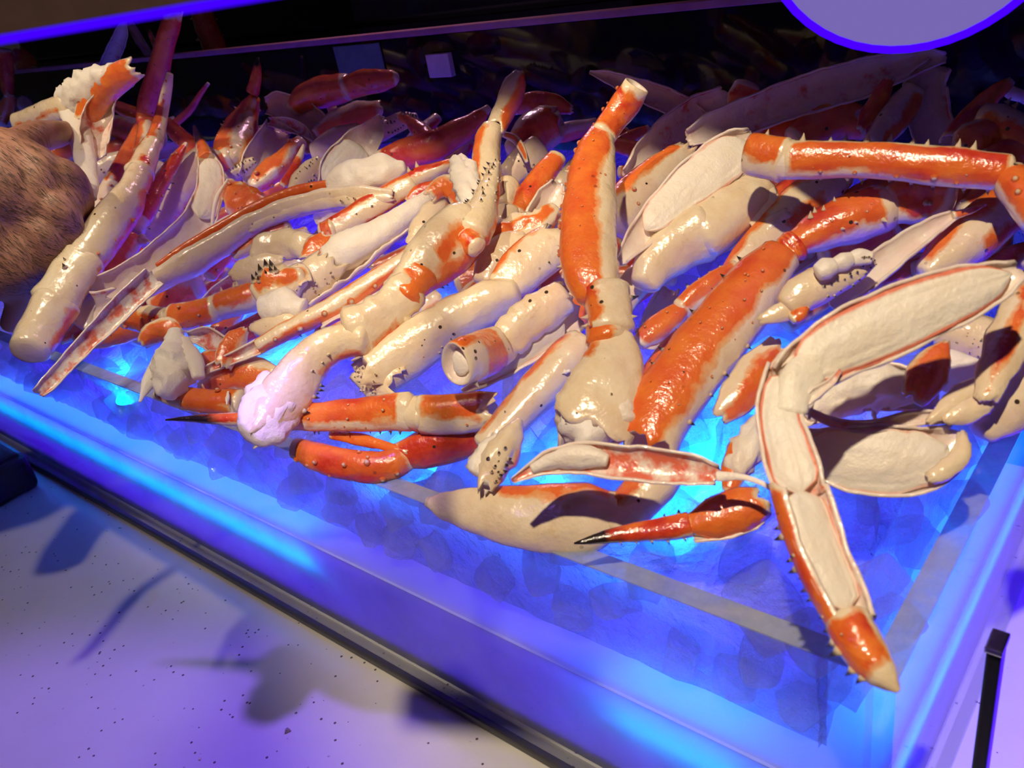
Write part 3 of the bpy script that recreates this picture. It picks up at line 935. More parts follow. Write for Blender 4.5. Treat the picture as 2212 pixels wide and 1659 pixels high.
P('crab_limb', 'red and cream leg lying level across the rim with a long black-tipped claw', LEG, .028, .6, [
  K('358,907,2 400,905,6 450,905,11 505,906,15 560,907,19 640,906,24', o=[(-25, 60)], red=.4, dark=.42),
  T('622,904,24 680,901,31 760,897,36 840,892,41 888,890,41', o=[(-50, 74)], red=.62, ends=(0, .07), flare=(0, .06), sp=[(.1, .95, 9, 84, 11, 'd')], tub=[(14, -50, 60, 9)]),
  T('890,892,40 902,894,41 912,894,42', name='joint', o=[], lump=.1),
  T('912,894,43 980,893,45 1040,886,43 1066,884,38', o=[(-38, 58)], red=.25, ends=(.08, .12), caps=('flat', 'torn'), tub=[(4, -50, 60, 7)])])
P('crab_limb', 'long cream knobbly leg with a torn meaty end resting on the front rim', LEG, .078, .6, [
  T('545,930,34 580,900,52 615,855,60 655,795,52 700,752,46 745,735,42 790,732,38', o=[(66, 26, .55, 1)], lump=.10, lumpf=1.0, caps=('torn', 'round'), ends=(0, 0), sp=[(.25, .5, 7, 72, 17, 'd'), (.4, .8, 3, 20, 12, 'd')], specks=.0),
  M('540,935,40 575,905,58 612,862,54', lump=.34, lumpf=1.8), M('560,870,40 600,830,38', lump=.25),
  T('770,715,58 800,700,52 835,672,46 868,640,42 890,622,40', o=[(70, 30, .1, .5)], lump=.12, rings=[(.3, -.08), (.42, .10), (.55, -.06), (.85, .10)], flare=(.12, .1), sp=[(.35, .7, 2, 84, 44, 'w')]),
  T('868,638,44 888,612,45 905,592,46', name='joint', rings=[(.3, .06), (.6, .08)], o=[(30, 60)], red=-.4, ends=(0, 0), lump=.06, flare=(.12, .12)),
  T('890,605,46 925,566,62 965,525,68 1000,490,62 1020,478,50', o=[(72, 46), (10, 16, .35, .9)], red=.15, ends=(.06, .0), lump=.06, sp=[(.1, .3, 2, 86, 16, 'd')]),
  T('1020,505,44 1038,470,40 1052,425,28 1064,385,18 1072,354,9', name='finger', o=[(84, 30)], red=.3, ends=(0, .25), lump=.05, sp=[(.2, .95, 9, -76, 17, 'd'), (.25, 1, 9, -20, 14, 'd'), (.3, 1, 5, 40, 12, 'd')]),
  T('1012,520,36 1030,535,24', name='joint', o=[(0, 90)], red=.4, lump=.2)])
P('crab_limb', 'thick cream leg with grey-specked torn flap, second behind the rim', LEG, .045, .6, [
  T('800,815,58 830,795,56 880,757,62 930,722,60 972,695,48', o=[], lump=.07, flare=(.0, .10), caps=('torn', 'round'), specks=.07),
  S('772,800,30 812,812,52 850,826,40', name='torn_flap', o=[], specks=.14, H=50, ejag=.7),
  T('968,700,50 1000,680,54 1045,660,52 1088,640,46 1112,632,34', o=[], lump=.10, flare=(.16, .05), rings=[(.72, .07), (.8, -.05)]),
  T('1085,625,40 1120,592,52 1165,552,54 1200,526,50', o=[(-84, 14)], red=-.3, lump=.03, caps=('round', 'torn'), tub=[(3, 20, 80, 10, 'd')], flat=.7)])
P('crab_limb', 'short leg with a hollow open end and an orange band', LEG, .06, .6, [
  T('984,788,48,.05 1010,778,52,.04 1050,762,52,.015 1085,744,44 1098,735,38', o=[(0, 170, .30, .72), (-70, 30, 0, .4)], red=.15, ends=(0, .0), caps=('hollow', 'round'), flare=(.05, 0), sp=[(0, .06, 1, -80, 12, 'd'), (.0, .1, 1, 82, 22, 'w')]),
  T('996,785,26,.045 1020,776,22,.03', name='meat', mat='meat', o=[], lump=.3),
  T('1095,738,38 1112,718,40 1140,692,46 1180,664,44 1215,640,38', o=[], lump=.14, rings=[(.15, .08), (.26, -.08), (.36, .09), (.46, -.07), (.6, .08)], flare=(.1, 0), inner=0)])
P('crab_shell', 'long split shell with white lining beside the hollow-ended leg', SHELL, .04, .6, [
  H('1000,846,7 1045,822,16 1100,785,26 1160,738,36 1215,700,42 1248,676,40', o=[(180, 50)], pink=.15, rimpink=.4, meat=(.1, .9, -.15, .12), c=195)])
P('crab_limb', 'smooth cream leg slanting behind the black-dotted claw stump', LEG, .02, .55, [
  T('1050,965,34 1110,900,42 1170,838,48 1230,775,50 1262,745,44', o=[(-78, 20)], lump=.04, tub=[(4, -40, 40, 9, 'd')])])
P('crab_claw', 'stubby claw stump with black dots standing on the ice', CLAW, .04, .5, [
  T('1050,1056,18 1062,1020,34 1085,975,40 1110,935,26 1122,908,9', o=[(80, 22)], lump=.22, lumpf=1.5, ends=(0, .2), sp=[(.05, .4, 9, 40, 12, 'k'), (.1, .5, 6, 0, 11, 'k')], caps=('torn', 'round')),
  M('1030,1020,26 1050,985,30 1080,950,20')])
P('crab_limb', 'long thin orange leg slanting across the blue gap, cream along its top', LEG, .05, .55, [
  H('443,800,10 500,775,14 563,746,18', name='split_end', o=[(180, 80)], pink=.6, H=85),
  T('560,748,18 620,714,22 690,680,24 755,642,25 820,600,25 890,553,22 955,500,18', o=[(70, 62), (-80, 14), (180, 60)], red=.30, ends=(0, 0), lump=.04, sp=[(.05, .9, 7, 12, 20, 't'), (.1, .95, 5, 84, 10, 'd')]),
  S('700,700,20 780,655,26 850,612,18', name='membrane', c=100, H=50, o=[(100, 90)], red=.2)])
P('crab_limb', 'thin red leg with a cream stripe pointing up towards the flaky meat tuft', LEG, .06, .55, [
  T('700,504,22 730,490,26 800,449,28 860,412,27 890,396,24', o=[(-74, 34), (78, 36)], red=.5, ends=(.0, .0), sp=[(.1, .9, 6, 70, 9, 'd'), (.2, .9, 3, -10, 8, 'd')], lump=.05),
  T('885,394,22 910,382,24 950,366,18 988,346,9', o=[(-70, 50)], red=.6, ends=(0, 0), sp=[(0, .2, 2, -85, 14)]),
  T('700,506,28 722,498,29', name='joint', o=[(-50, 60)], red=.6, lump=.15)])
P('crab_limb', 'peeled strip of smooth white leg meat in a split shell', LEG, .05, .55, [
  H('650,640,34 700,592,46 760,552,42 820,508,34 880,465,28 935,425,22 975,402,14', o=[(180, 90)], pink=.1, c=150, jag=.2, flat=.8),
  M('712,562,34 745,545,42 790,522,38 840,492,30 890,456,24 925,428,14', lump=.12, flat=.8),
  S('650,635,30 690,596,48 722,570,44', name='cuff', o=[], H=64, specks=.06, ejag=.6)])
P('crab_limb', 'very long split leg, cream outside with an orange inner edge and a meaty end', LEG, .07, .5, [
  H('300,625,26 350,588,40 405,555,46 480,508,42 560,464,38 640,434,35 720,416,34 790,412,36 850,414,20', o=[(180, 24)], c=78, H=98, pink=.85, rimpink=.3, jag=.05, flat=.8, tub=[(6, 60, 110, 9)]),
  T('340,574,7 400,534,10 480,487,11 560,443,12 640,412,12 712,396,9', name='inner_edge', o=[(0, 175)], red=.0, ends=(0, 0), flat=.5),
  M('715,404,24 745,398,38 790,385,42 835,372,38 872,360,14', lump=.22, lumpf=1.6, flat=.8),
  S('540,492,14 620,455,18 720,430,20 800,432,20 845,425,12', name='cuff', o=[], H=60, specks=.03)])
P('crab_claw', 'pale pink split claw ending in a dark brown tip, trailing a ragged skirt', CLAW, .075, .5, [
  K('420,272,4 428,295,9 440,325,15 446,342,18', dark=.65, o=[(0, 60)], caps=('round', 'flat')),
  H('444,335,18 454,368,28 452,415,30 432,470,34 390,520,36 340,565,38 285,605,40 235,630,42 195,645,46', o=[(180, 40)], pink=.18, rimpink=.25, jag=.16, flat=.4, meat=(.02, .45, .0, .08)),
  S('178,640,20 195,672,44 240,660,36', name='torn_skirt', o=[], H=45, ejag=.8, c=180),
  T('492,388,3 470,425,5 460,470,4 458,522,2', name='tendon', mat='meat', o=[], lump=.05), T('524,458,2 490,470,4 462,488,4 440,512,2', name='tendon', mat='meat', o=[], lump=.05)])
P('crab_shell', 'dark pink ribbon of shell hanging over the far stretch of the rim', SHELL, .085, .5, [
  H('330,600,26 275,652,26 225,702,24 175,752,20 135,795,18 105,828,18 84,848,14', o=[(180, 80)], red=.6, pink=.55, rimpink=.2, jag=.1, flat=.4)])
# ---- front edge, low
P('crab_shell', 'large smooth cream shell sunk in the ice just inside the front rim', SHELL, .005, .8, [
  S('925,1085,12 960,1092,32 1020,1100,50 1100,1112,66 1190,1120,76 1270,1118,76 1335,1112,52 1350,1110,30', o=[(-70, 26, .4, 1)], H=82, jag=.08, flat=.6),
  S('925,1085,12 990,1082,16 1060,1078,12', name='rim_fold', o=[], H=60)])
P('crab_limb', 'violet-lit leg end behind the large cream shell', LEG, .0, .7, [
  T('1325,1140,40 1370,1090,50 1420,1040,52 1450,1010,40', o=[(-60, 40)])])
P('crab_limb', 'knobbly dark red leg lying low behind the rim under the claw leg', LEG, .0, .7, [
  T('640,968,26 690,985,34 740,1000,36 800,1008,36 850,1002,34 885,985,28', o=[(0, 150)], red=.45, lump=.16, tub=[(16, -70, 70, 16)])])
P('crab_limb', 'shadowed maroon leg end beside the stubby claw stump', LEG, .0, .7, [
  T('860,985,32 920,968,46 990,945,50 1060,925,46', o=[(0, 170)], red=.8, tub=[(6, -60, 60, 12)])])
P('crab_shell', 'narrow orange shell splinter under the level red leg', SHELL, .015, .7, [S('715,940,9 780,950,14 850,968,10 880,976,5', o=[(0, 120)], red=.4, H=70)])
P('crab_limb', 'short orange and cream leg stub tucked against the rim', LEG, .02, .7, [
  T('338,852,12 380,858,24 430,866,27 480,870,30 520,874,30', o=[(-40, 60), (60, 50, .4, 1)], lump=.14, tub=[(8, -60, 60, 14)])])
P('crab_meat', 'fan of stringy white meat pulled into a peak near the rim', MEAT, .055, .45, [
  M('382,716,16 380,745,28 378,785,46 372,825,44 362,850,26', lump=.42, lumpf=2.2), M('372,735,14 350,775,18 325,820,16 302,868,3', lump=.10), M('395,735,14 420,780,20 428,815,14', lump=.15)])
P('crab_shell', 'curled orange-spotted shell scrap above the white meat fan', SHELL, .05, .5, [S('308,742,14 330,722,26 362,712,28 388,722,16', o=[(0, 50)], red=.2, H=70)])
P('crab_shell', 'pink cupped shell piece beside the white meat fan', SHELL, .035, .5, [H('405,728,12 440,728,24 475,748,24 492,768,10', pink=.5, o=[(180, 70)])])
P('crab_shell', 'upright pink shell flake with a frayed orange edge', SHELL, .055, .45, [S('482,790,18 494,762,26 512,732,24 528,712,10', o=[(-50, 60)], red=.2, H=45, ejag=.6)])
P('crab_shell', 'heap of small pink shell scraps by the end of the thin orange leg', SHELL, .03, .5, [S('425,788,14 452,780,24 485,785,22', o=[(0, 60)], H=60), S('440,800,10 470,798,16 500,800,12', name='scrap', o=[(30, 60)], H=60)])
P('crab_shell', 'violet-lit cream shell lying under the white meat fan', SHELL, .01, .6, [S('440,850,26 480,828,44 540,812,48 590,820,30', o=[(0, 30)], H=65)])
P('crab_limb', 'bumpy orange and cream leg in three short joints', LEG, .045, .55, [
  T('266,692,18 290,690,28 330,690,30 362,688,24', o=[(0, 60, .1, .5), (30, 50, .5, 1)], lump=.2, tub=[(8, -60, 60, 13)]),
  T('372,684,26 405,682,32 440,675,32 468,668,30', o=[(-10, 70)], red=.0, lump=.1, tub=[(5, -60, 60, 13)], flare=(.1, .05)),
  T('470,662,30 505,652,32 545,640,32 562,636,26', o=[(-40, 50)], red=.0, lump=.1, sp=[(.1, .9, 4, -84, 12)])])
P('crab_meat', 'lumpy cream body joint bristling with dark spikes', MEAT, .06, .5, [
  T('560,640,30 590,622,46 622,612,44 655,600,22', name='body_joint', o=[(-30, 28)], lump=.30, lumpf=1.4, sp=[(.0, .5, 7, -70, 26, 'd'), (.1, .6, 4, -40, 20, 'd')]),
  M('570,668,30 612,662,40 652,668,26', lump=.25), S('620,590,14 642,596,28 655,615,22', name='pink_plate', o=[(0, 20)], H=40)])
P('crab_shell', 'white cupped shell under the spiky body joint', SHELL, .045, .5, [S('552,712,18 590,708,30 632,700,32 660,690,14', o=[], H=70)])
P('crab_shell', 'flat violet-white shell flap in front of the jagged white pieces', SHELL, .06, .5, [S('503,600,14 528,590,32 565,580,34 612,572,20', o=[], H=55, jag=.2)])
P('crab_shell', 'jagged crumpled white shell with an orange flap', SHELL, .065, .5, [
  S('545,560,16 575,538,30 612,528,34 650,530,30 678,540,26', o=[], H=60, jag=.4, crum=.3, ejag=.7), S('668,565,26 690,540,36 712,518,26', name='orange_flap', o=[(0, 60)], red=-.1, H=66),
  S('590,520,16 618,516,24 640,518,18', name='flap', o=[], H=50, crum=.3)])
P('crab_limb', 'thin cream and orange leg tip peppered with black dots', LEG, .06, .5, [
  T('505,552,12 545,532,18 590,508,20 625,490,16', o=[(-50, 40)], red=.1, specks=.0, sp=[(.6, 1, 12, 0, 6, 'k'), (.2, 1, 6, 40, 6, 'k')])])
P('crab_limb', 'orange spiny joint hanging beneath the very long split leg', LEG, .04, .5, [T('452,600,14 468,570,20 488,545,20 512,528,14', o=[(0, 120)], red=.0, lump=.2, tub=[(8, -70, 70, 10)])])
P('crab_shell', 'fuchsia-lit strip of shell lying below the spiny orange joint', SHELL, .03, .5, [H('430,662,8 470,634,18 520,606,24 555,590,18', o=[(180, 80)], pink=.65, red=.5)])
P('crab_shell', 'cream leg shell under the spiny orange joint', SHELL, .02, .5, [T('330,660,24 380,635,34 430,620,30', o=[(30, 60)], red=.6)])
P('crab_limb', 'dark splintered leg sunk in the violet glow behind the ribbon of shell', LEG, .0, .6, [T('170,745,14 240,725,26 310,705,28 370,720,22', o=[(0, 120)], red=.6, lump=.15)])
P('crab_shell', 'translucent shell sliver in the violet glow beside the hand', SHELL, .03, .6, [S('130,735,10 170,712,20 215,690,16', o=[(0, 20)], H=50), T('160,730,8 200,715,12 230,705,8', name='fragment', o=[(0, 80)])])
# ---- far end, by the hand
P('crab_limb', 'long pale leg in two joints slanting down beside the hand', LEG, .10, .45, [
  T('366,160,8 360,195,11 352,232,13 342,275,16 330,312,20', name='thin_end', o=[(60, 60)], red=.3, ends=(.3, .0), tub=[(8, -60, 60, 6)]),
  T('330,308,22 315,340,27 302,372,30', o=[(120, 60), (0, 20, .7, 1)], flare=(0, .12)),
  T('302,372,30 285,408,32 268,440,42 240,480,46 208,525,46 182,562,42', o=[(-78, 30)], red=-.1, ends=(0, 0), tub=[(7, -70, -20, 14)], lump=.06),
  T('180,560,44 160,590,46 138,625,46 120,655,46', o=[(-80, 14)], flare=(.12, .1), tub=[(4, -30, 60, 14, 'd')]),
  T('122,652,46 108,675,48 85,715,48 62,755,44', o=[(-70, 26)], red=.3, flare=(.08, 0))])
P('crab_limb', 'thin red and yellow leg with a forked joint next to the pale leg', LEG, .09, .45, [
  T('402,310,5 388,332,11 368,362,16 345,400,19 318,450,23 290,495,25', o=[(10, 72)], red=.75, ends=(.04, .1), flat=.9, tub=[(9, -60, 60, 8)], sp=[(.3, 1, 4, -75, 9, 'd')]),
  T('282,505,30 266,535,32 248,565,30 224,605,22', o=[(20, 60)], red=.5, ends=(0, .1), caps=('torn', 'torn'), sp=[(0, .08, 2, -60, 26), (0, .05, 1, 60, 22)])])
P('crab_limb', 'narrow amber-red leg crossing behind the pale leg', LEG, .09, .45, [T('326,240,16 305,285,18 280,335,21 250,392,23 222,436,23 196,468,14', o=[(-20, 100)], red=.35, ends=(0, .3), tub=[(9, -60, 60, 10)])])
P('crab_limb', 'tall dark red leg sticking up past the top edge of the glass panel', LEG, .14, .35, [
  T('374,26,19 366,62,21 352,110,22 340,160,24 328,205,27 320,250,27 316,268,22', o=[(0, 120)], red=.75, ends=(.05, .0), caps=('torn', 'round'), tub=[(12, -70, 70, 6)]),
  T('318,262,18 312,300,18 305,330,16', name='joint', o=[(60, 40)])])
P('crab_limb', 'held half leg with torn white meat and an orange jagged end', LEG, .30, .3, [
  T('40,268,24 80,256,27 120,240,29 150,232,28', o=[(0, 14)], lump=.03),
  M('130,205,22 160,212,38 190,195,40 222,170,30 250,155,18', lump=.3),
  S('292,146,22 268,160,30 235,185,30 205,218,30 185,262,24', name='orange_half', o=[(0, 70)], red=.0, H=60, ejag=.8),
  H('232,200,20 215,240,30 205,280,32 202,325,26', pink=.4, o=[(180, 60)], jag=.2),
  M('150,240,22 170,285,24 182,340,22 192,400,20 196,430,12', lump=.10)])
P('crab_limb', 'cream leg with an orange saddle behind the held piece', LEG, .05, .5, [T('212,305,24 240,280,28 275,282,30 310,290,28 345,298,24', o=[(10, 60, .35, .85)], red=.0, lump=.08)])
P('crab_limb', 'short red leg joint leaning on the tall dark red leg', LEG, .08, .4, [T('238,222,9 262,235,15 290,248,18 312,262,18', o=[(0, 140)], red=.4, tub=[(6, -60, 60, 7)])])
P('crab_limb', 'red leg joint between the tall dark leg and the spiny claw', LEG, .04, .5, [T('358,262,12 385,290,18 412,315,20 445,345,20', o=[(0, 140)], red=.55, tub=[(6, -60, 60, 8)])])
P('crab_limb', 'orange lump of leg resting under the held piece', LEG, .03, .5, [T('195,345,18 225,332,26 262,322,24 285,318,14', o=[(0, 140)], red=.1, lump=.2)])
P('crab_limb', 'cream leg end close to the knuckles', LEG, .05, .5, [T('190,400,24 215,375,30 250,355,28 282,340,20', o=[], specks=.03, lump=.08)])
P('crab_limb', 'broad pinkish leg running up to an orange spiny claw with a dark tip', LEG, .05, .5, [
  T('318,520,44 345,480,46 382,425,44 420,375,40 452,335,32', o=[(70, 30, 0, .8), (-84, 12)], red=-.1, ends=(0, 0), lump=.04, tub=[(5, 40, 80, 12)]),
  T('455,345,30 480,352,34 500,345,32', name='joint', o=[(30, 60)], red=.0, lump=.15),
  T('492,352,32 505,315,38 522,275,36 540,235,22 550,212,13', name='claw', o=[(-62, 40), (70, 40)], red=.0, ends=(0, 0), tub=[(8, -30, 30, 10)], sp=[(.1, .9, 6, 84, 9, 'd'), (.2, .8, 4, -84, 9)]),
  K('557,124,3 556,145,9 553,172,13 546,200,15', o=[(0, 140)], red=.9, dark=.3)])
P('crab_claw', 'brown speckled finger tip poking out below the spiny claw', CLAW, .05, .5, [T('485,392,18 505,376,20 530,360,19 550,348,10', o=[], sp=[(.2, 1, 14, -30, 6, 'k'), (.3, 1, 12, 20, 6, 'k')])])
P('crab_shell', 'wide curled dark pink half shell behind the spiny claw', SHELL, .04, .4, [
  H('574,228,18 600,228,30 640,244,36 675,268,36 700,300,26', pink=.3, rimpink=.3, o=[(180, 80)], jag=.1), H('580,262,10 625,270,16 655,285,14 668,320,16', name='lower_lip', pink=.5, o=[(180, 80)])])
P('crab_shell', 'shaded white-lined half shell hanging under the curled one', SHELL, .03, .4, [H('600,275,28 585,310,36 562,350,40 545,385,30', pink=.15, rimpink=.3, o=[(180, 70)])])
P('crab_limb', 'orange carapace lump beside the pale split claw', LEG, .06, .5, [T('492,395,14 505,415,30 530,440,42 560,452,38 585,448,18', o=[(0, 55), (-80, 30)], red=.0, lump=.2, tub=[(10, -70, 70, 10)])])
P('crab_limb', 'knobbly orange and cream leg above the carapace lump', LEG, .04, .5, [T('548,405,18 575,385,26 605,358,30 632,325,24 652,305,14', o=[(-60, 50), (50, 40)], red=.0, lump=.25, tub=[(10, -70, 70, 12)])])
P('crab_shell', 'bright red splinter leaning against the cream bristled knuckle', SHELL, .07, .4, [S('656,314,4 648,338,8 634,368,10 612,402,12', o=[(0, 80, .35, 1)], red=.8, H=70)])
P('crab_claw', 'cream knuckle with two rows of black bristles', CLAW, .06, .5, [T('638,420,20 655,392,30 675,370,28 690,350,18', o=[], lump=.15, sp=[(.3, .9, 14, -28, 6, 'k'), (.2, 1, 14, 22, 6, 'k')])])
P('crab_limb', 'smooth yellowish leg end behind the pink half claw', LEG, .04, .5, [T('680,330,22 705,322,32 742,308,36 780,295,30', o=[], lump=.06)])
P('crab_claw', 'pink-rimmed half claw full of white meat above the meaty leg end', CLAW, .07, .4, [H('702,402,18 722,378,40 752,348,46 780,312,38 806,282,26 826,256,12', o=[(180, 60)], pink=.2, rimpink=.45, meat=(.0, .6, .05, .06), flat=.5, jag=.12)])
P('crab_limb', 'dim red leg at the top of the heap below the green card', LEG, .03, .4, [T('632,235,18 660,210,30 695,198,34 735,190,32 752,186,28', o=[(0, 120)], red=.3, lump=.08)])
P('crab_limb', 'purple-red leg end jutting towards the white tag', LEG, .03, .4, [T('748,190,24 780,178,28 815,174,26 850,168,18 858,166,10', o=[(0, 170)], red=.8, lump=.08)])
P('crab_shell', 'dim orange and cream shell in the shade above the pink half claw', SHELL, .03, .4, [S('690,290,20 730,272,34 780,255,36 822,242,24', o=[(20, 60)], red=.2, H=70)])
P('crab_claw', 'small curved dark-tipped claw in the shade of the dim red leg', CLAW, .035, .4, [K('697,214,4 706,220,8 716,232,11 722,250,12', o=[], dark=.4)])
P('crab_claw', 'black-dotted finger in the shade beyond the pink half claw', CLAW, .03, .4, [T('800,300,20 835,278,22 868,262,20 900,254,10', o=[], sp=[(.3, 1, 12, -20, 7, 'k'), (.3, 1, 10, 30, 7, 'k')])])
P('crab_limb', 'dark spiky stub above the shaded maroon leg', LEG, .025, .4, [T('862,250,8 885,262,14 905,280,20 925,300,20', o=[(0, 60)], red=.6, sp=[(0, .6, 8, -60, 10, 'k')])])
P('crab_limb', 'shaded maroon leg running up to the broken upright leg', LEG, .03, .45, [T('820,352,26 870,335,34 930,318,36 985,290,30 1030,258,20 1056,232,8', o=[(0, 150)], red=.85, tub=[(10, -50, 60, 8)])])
P('crab_limb', 'broken upright leg with a ragged white and orange top', LEG, .09, .35, [
  H('1122,156,10 1112,180,26 1102,212,27 1086,246,25 1070,278,22', name='broken_end', c=0, H=115, o=[(-50, 50)], red=.4, ejag=.8, jag=.05, tub=[(2, -40, 40, 5, 'd')]),
  T('1066,278,24 1056,300,30 1052,340,32 1054,385,34 1060,420,32', o=[(60, 26), (-86, 12)], red=.0, lump=.07, flare=(.08, 0))])
P('crab_meat', 'fluffy tuft of white meat beside the thorny finger', MEAT, .10, .4, [M('985,345,18 1000,370,28 1012,405,32 1014,440,24 1005,458,12', lump=.5, lumpf=2.6)])
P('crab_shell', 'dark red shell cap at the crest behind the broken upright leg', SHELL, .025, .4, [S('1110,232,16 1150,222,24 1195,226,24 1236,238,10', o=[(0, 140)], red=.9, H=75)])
P('crab_limb', 'shaded torn leg stump under the dark red cap', LEG, .025, .4, [T('1120,330,40 1150,290,50 1190,262,46 1212,250,28', o=[(0, 50)], red=.4, lump=.18, caps=('round', 'torn'))])
P('crab_shell', 'hooked cream sliver beside the broken upright leg', SHELL, .05, .4, [T('1088,290,7 1110,298,9 1126,318,9 1138,350,4', o=[(0, 30)])])
P('crab_limb', 'dim cream leg dotted with brown behind the thorny finger', LEG, .02, .4, [T('1100,380,28 1130,350,34 1165,320,30', o=[], specks=.06)])
P('crab_limb', 'flat orange leg slanting up into the shade beside the big upright leg', LEG, .05, .5, [T('1115,462,22 1140,425,28 1170,385,28 1205,340,22', o=[(0, 150)], red=.3, tub=[(8, -60, 60, 6)])])
P('crab_shell', 'pink-edged white half shell pressed against the upright orange leg', SHELL, .06, .45, [H('1140,492,18 1165,462,30 1190,425,32 1205,395,16', pink=.2, rimpink=.6, o=[(180, 60)], jag=.15)])
P('crab_limb', 'glossy cream joint collar next to the thorny finger', LEG, .055, .45, [T('1092,440,22 1096,415,26 1100,395,22', o=[], flare=(.1, .15)), T('1092,480,26 1094,455,28', name='joint', o=[])])
P('crab_limb', 'crumbled orange and cream joint between thorny finger and upright leg', LEG, .06, .45, [T('1055,540,20 1090,512,34 1130,492,34 1170,478,30 1200,452,16', o=[(-30, 36), (60, 30)], red=.1, lump=.35, lumpf=1.6)])
P('crab_limb', 'cream shell hump below the crumbled joint', LEG, .045, .5, [T('1048,610,30 1068,570,42 1100,540,42 1135,525,30', o=[(40, 30, .5, 1)], red=-.2, lump=.08)])
P('crab_shell', 'cream half shell beneath the peeled meat strip tip', SHELL, .045, .5, [S('895,530,22 918,496,34 945,458,34 962,432,18', o=[(60, 30)], H=65)])
P('crab_shell', 'pink torn shell flap beside the fluffy meat tuft', SHELL, .07, .45, [S('930,425,16 955,402,24 985,412,26 1000,450,18', o=[(0, 40)], red=.1, H=50, ejag=.6, crum=.25)])
P('crab_shell', 'glossy red shell spike under the cream-striped leg', SHELL, .065, .45, [S('880,438,10 905,418,18 940,406,18 972,398,6', o=[(0, 160)], red=.8, H=75)])
P('crab_limb', 'dark red thin leg in the gap under the cream-striped leg', LEG, .03, .5, [T('800,505,14 840,480,18 890,450,18 925,425,12', o=[(0, 170)], red=.9)])
# ---- right of the upright leg
P('crab_limb', 'thick cream leg with an orange top behind the upright orange leg', LEG, .05, .5, [T('1330,480,54 1370,430,52 1420,382,44 1462,345,34 1486,322,22', o=[(-62, 34, .1, 1)], red=.0, lump=.05, caps=('round', 'torn'), tub=[(6, -20, 60, 11)])])
P('crab_limb', 'long open half leg packed with yellowish white meat', LEG, .085, .42, [
  H('1342,560,16 1385,508,32 1440,448,44 1500,396,54 1560,350,58 1605,312,46 1628,290,20', o=[(140, 40, .2, .7)], pink=.1, rimpink=.15, c=165, meat=(.18, .97, .15, .10), flat=.7, jag=.1)])
P('crab_limb', 'stout cream leg in two joints below the open half leg', LEG, .05, .48, [
  T('1392,612,34 1412,575,48 1450,540,58 1492,512,62 1518,500,62', o=[], lump=.06, flare=(.05, .06), tub=[(3, -60, 60, 12)]),
  T('1512,506,64 1540,488,66 1580,458,66 1620,425,58 1645,405,44', o=[(80, 20, .5, 1)], lump=.06, flare=(.06, 0)),
  S('1400,600,18 1418,568,40 1440,540,42', name='worn_patch', o=[], H=35, pink=.1, c=-10)])
P('crab_shell', 'grey ribbed membrane flaring behind the stout cream leg', SHELL, .045, .45, [S('1640,520,16 1648,480,30 1640,430,38 1620,390,26', o=[], H=50, jag=.3, crum=.3), S('1660,500,10 1668,460,16 1655,410,20', name='fold', o=[], H=50, crum=.3)])
P('crab_limb', 'violet-lit smooth leg under the stout cream leg', LEG, .02, .55, [T('1330,690,24 1352,640,32 1385,600,34 1410,570,26', o=[], lump=.06)])
P('crab_limb', 'short red and white leg squeezed between stout leg and broad red leg', LEG, .035, .5, [
  T('1382,742,20 1410,718,30 1450,688,28 1478,664,20', o=[(-30, 80)], red=.0, lump=.1, tub=[(10, -60, 60, 9)]),
  T('1470,668,24 1510,636,30 1550,608,28 1590,575,16', o=[(-40, 70)], red=.5, sp=[(.1, .95, 5, 84, 14, 'd'), (.1, .9, 4, -84, 11, 'd')])])
P('crab_limb', 'dark maroon leg deep in the violet gap beside the broad red leg', LEG, .0, .6, [T('1390,860,26 1420,800,32 1460,745,32 1500,700,26', o=[(0, 170)], red=.8)])
P('crab_limb', 'long cream leg with orange edges behind the broad red leg', LEG, .03, .5, [T('1570,610,26 1615,555,38 1670,500,44 1730,440,46 1785,396,44 1815,372,36', o=[(-80, 26), (40, 24, .5, .8)], red=-.1, ends=(0, 0), lump=.05)])
P('crab_limb', 'long glossy red leg lying level across the top of the heap', LEG, .08, .5, [
  T('1622,332,44 1660,338,46 1695,345,46', o=[(-40, 50)], red=.1, ends=(0, .08), flare=(0, .06), sp=[(.2, .4, 1, -84, 16)]),
  T('1690,345,43 1708,347,43', name='joint', o=[], inner=1, inpink=.3),
  T('1702,346,45 1735,346,43 1800,345,41 1890,347,41 1980,354,43 2060,362,45 2140,370,42 2178,372,38', o=[(-12, 52)], red=.62, ends=(.02, .01), flat=.85,
    sp=[(.02, .85, 9, -84, 22, 'w'), (.1, .95, 8, 86, 16, 'd'), (.1, .9, 5, 40, 18, 't')], tub=[(8, -30, 30, 7)]),
  T('2176,374,34 2192,396,42 2215,425,44 2250,470,44', o=[(-30, 70)], red=.6, ends=(.05, 0), sp=[(.2, .6, 2, 0, 22, 't')])])
P('crab_limb', 'tan and cream leg with a row of faint dashes near the edge of view', LEG, .03, .5, [T('2000,590,30 2045,556,50 2100,515,60 2150,470,58 2210,425,50', o=[(-60, 30), (50, 22, .4, 1)], red=-.1, lump=.05)])
P('crab_limb', 'brown orange leg top in the shade under the level red leg', LEG, .02, .5, [T('2090,470,40 2150,440,56 2230,410,60', o=[(0, 100)], red=.3)])
P('crab_shell', 'long cream trough of shell ending in a thin amber spike', SHELL, .055, .48, [
  H('1806,655,24 1850,612,34 1905,568,34 1965,522,30 2020,486,22 2065,462,12', o=[(140, 40, .5, .8)], pink=.15, rimpink=.1, c=160, flat=.6),
  T('2060,466,10 2095,456,8 2130,442,2', name='spike', o=[(0, 40)])])
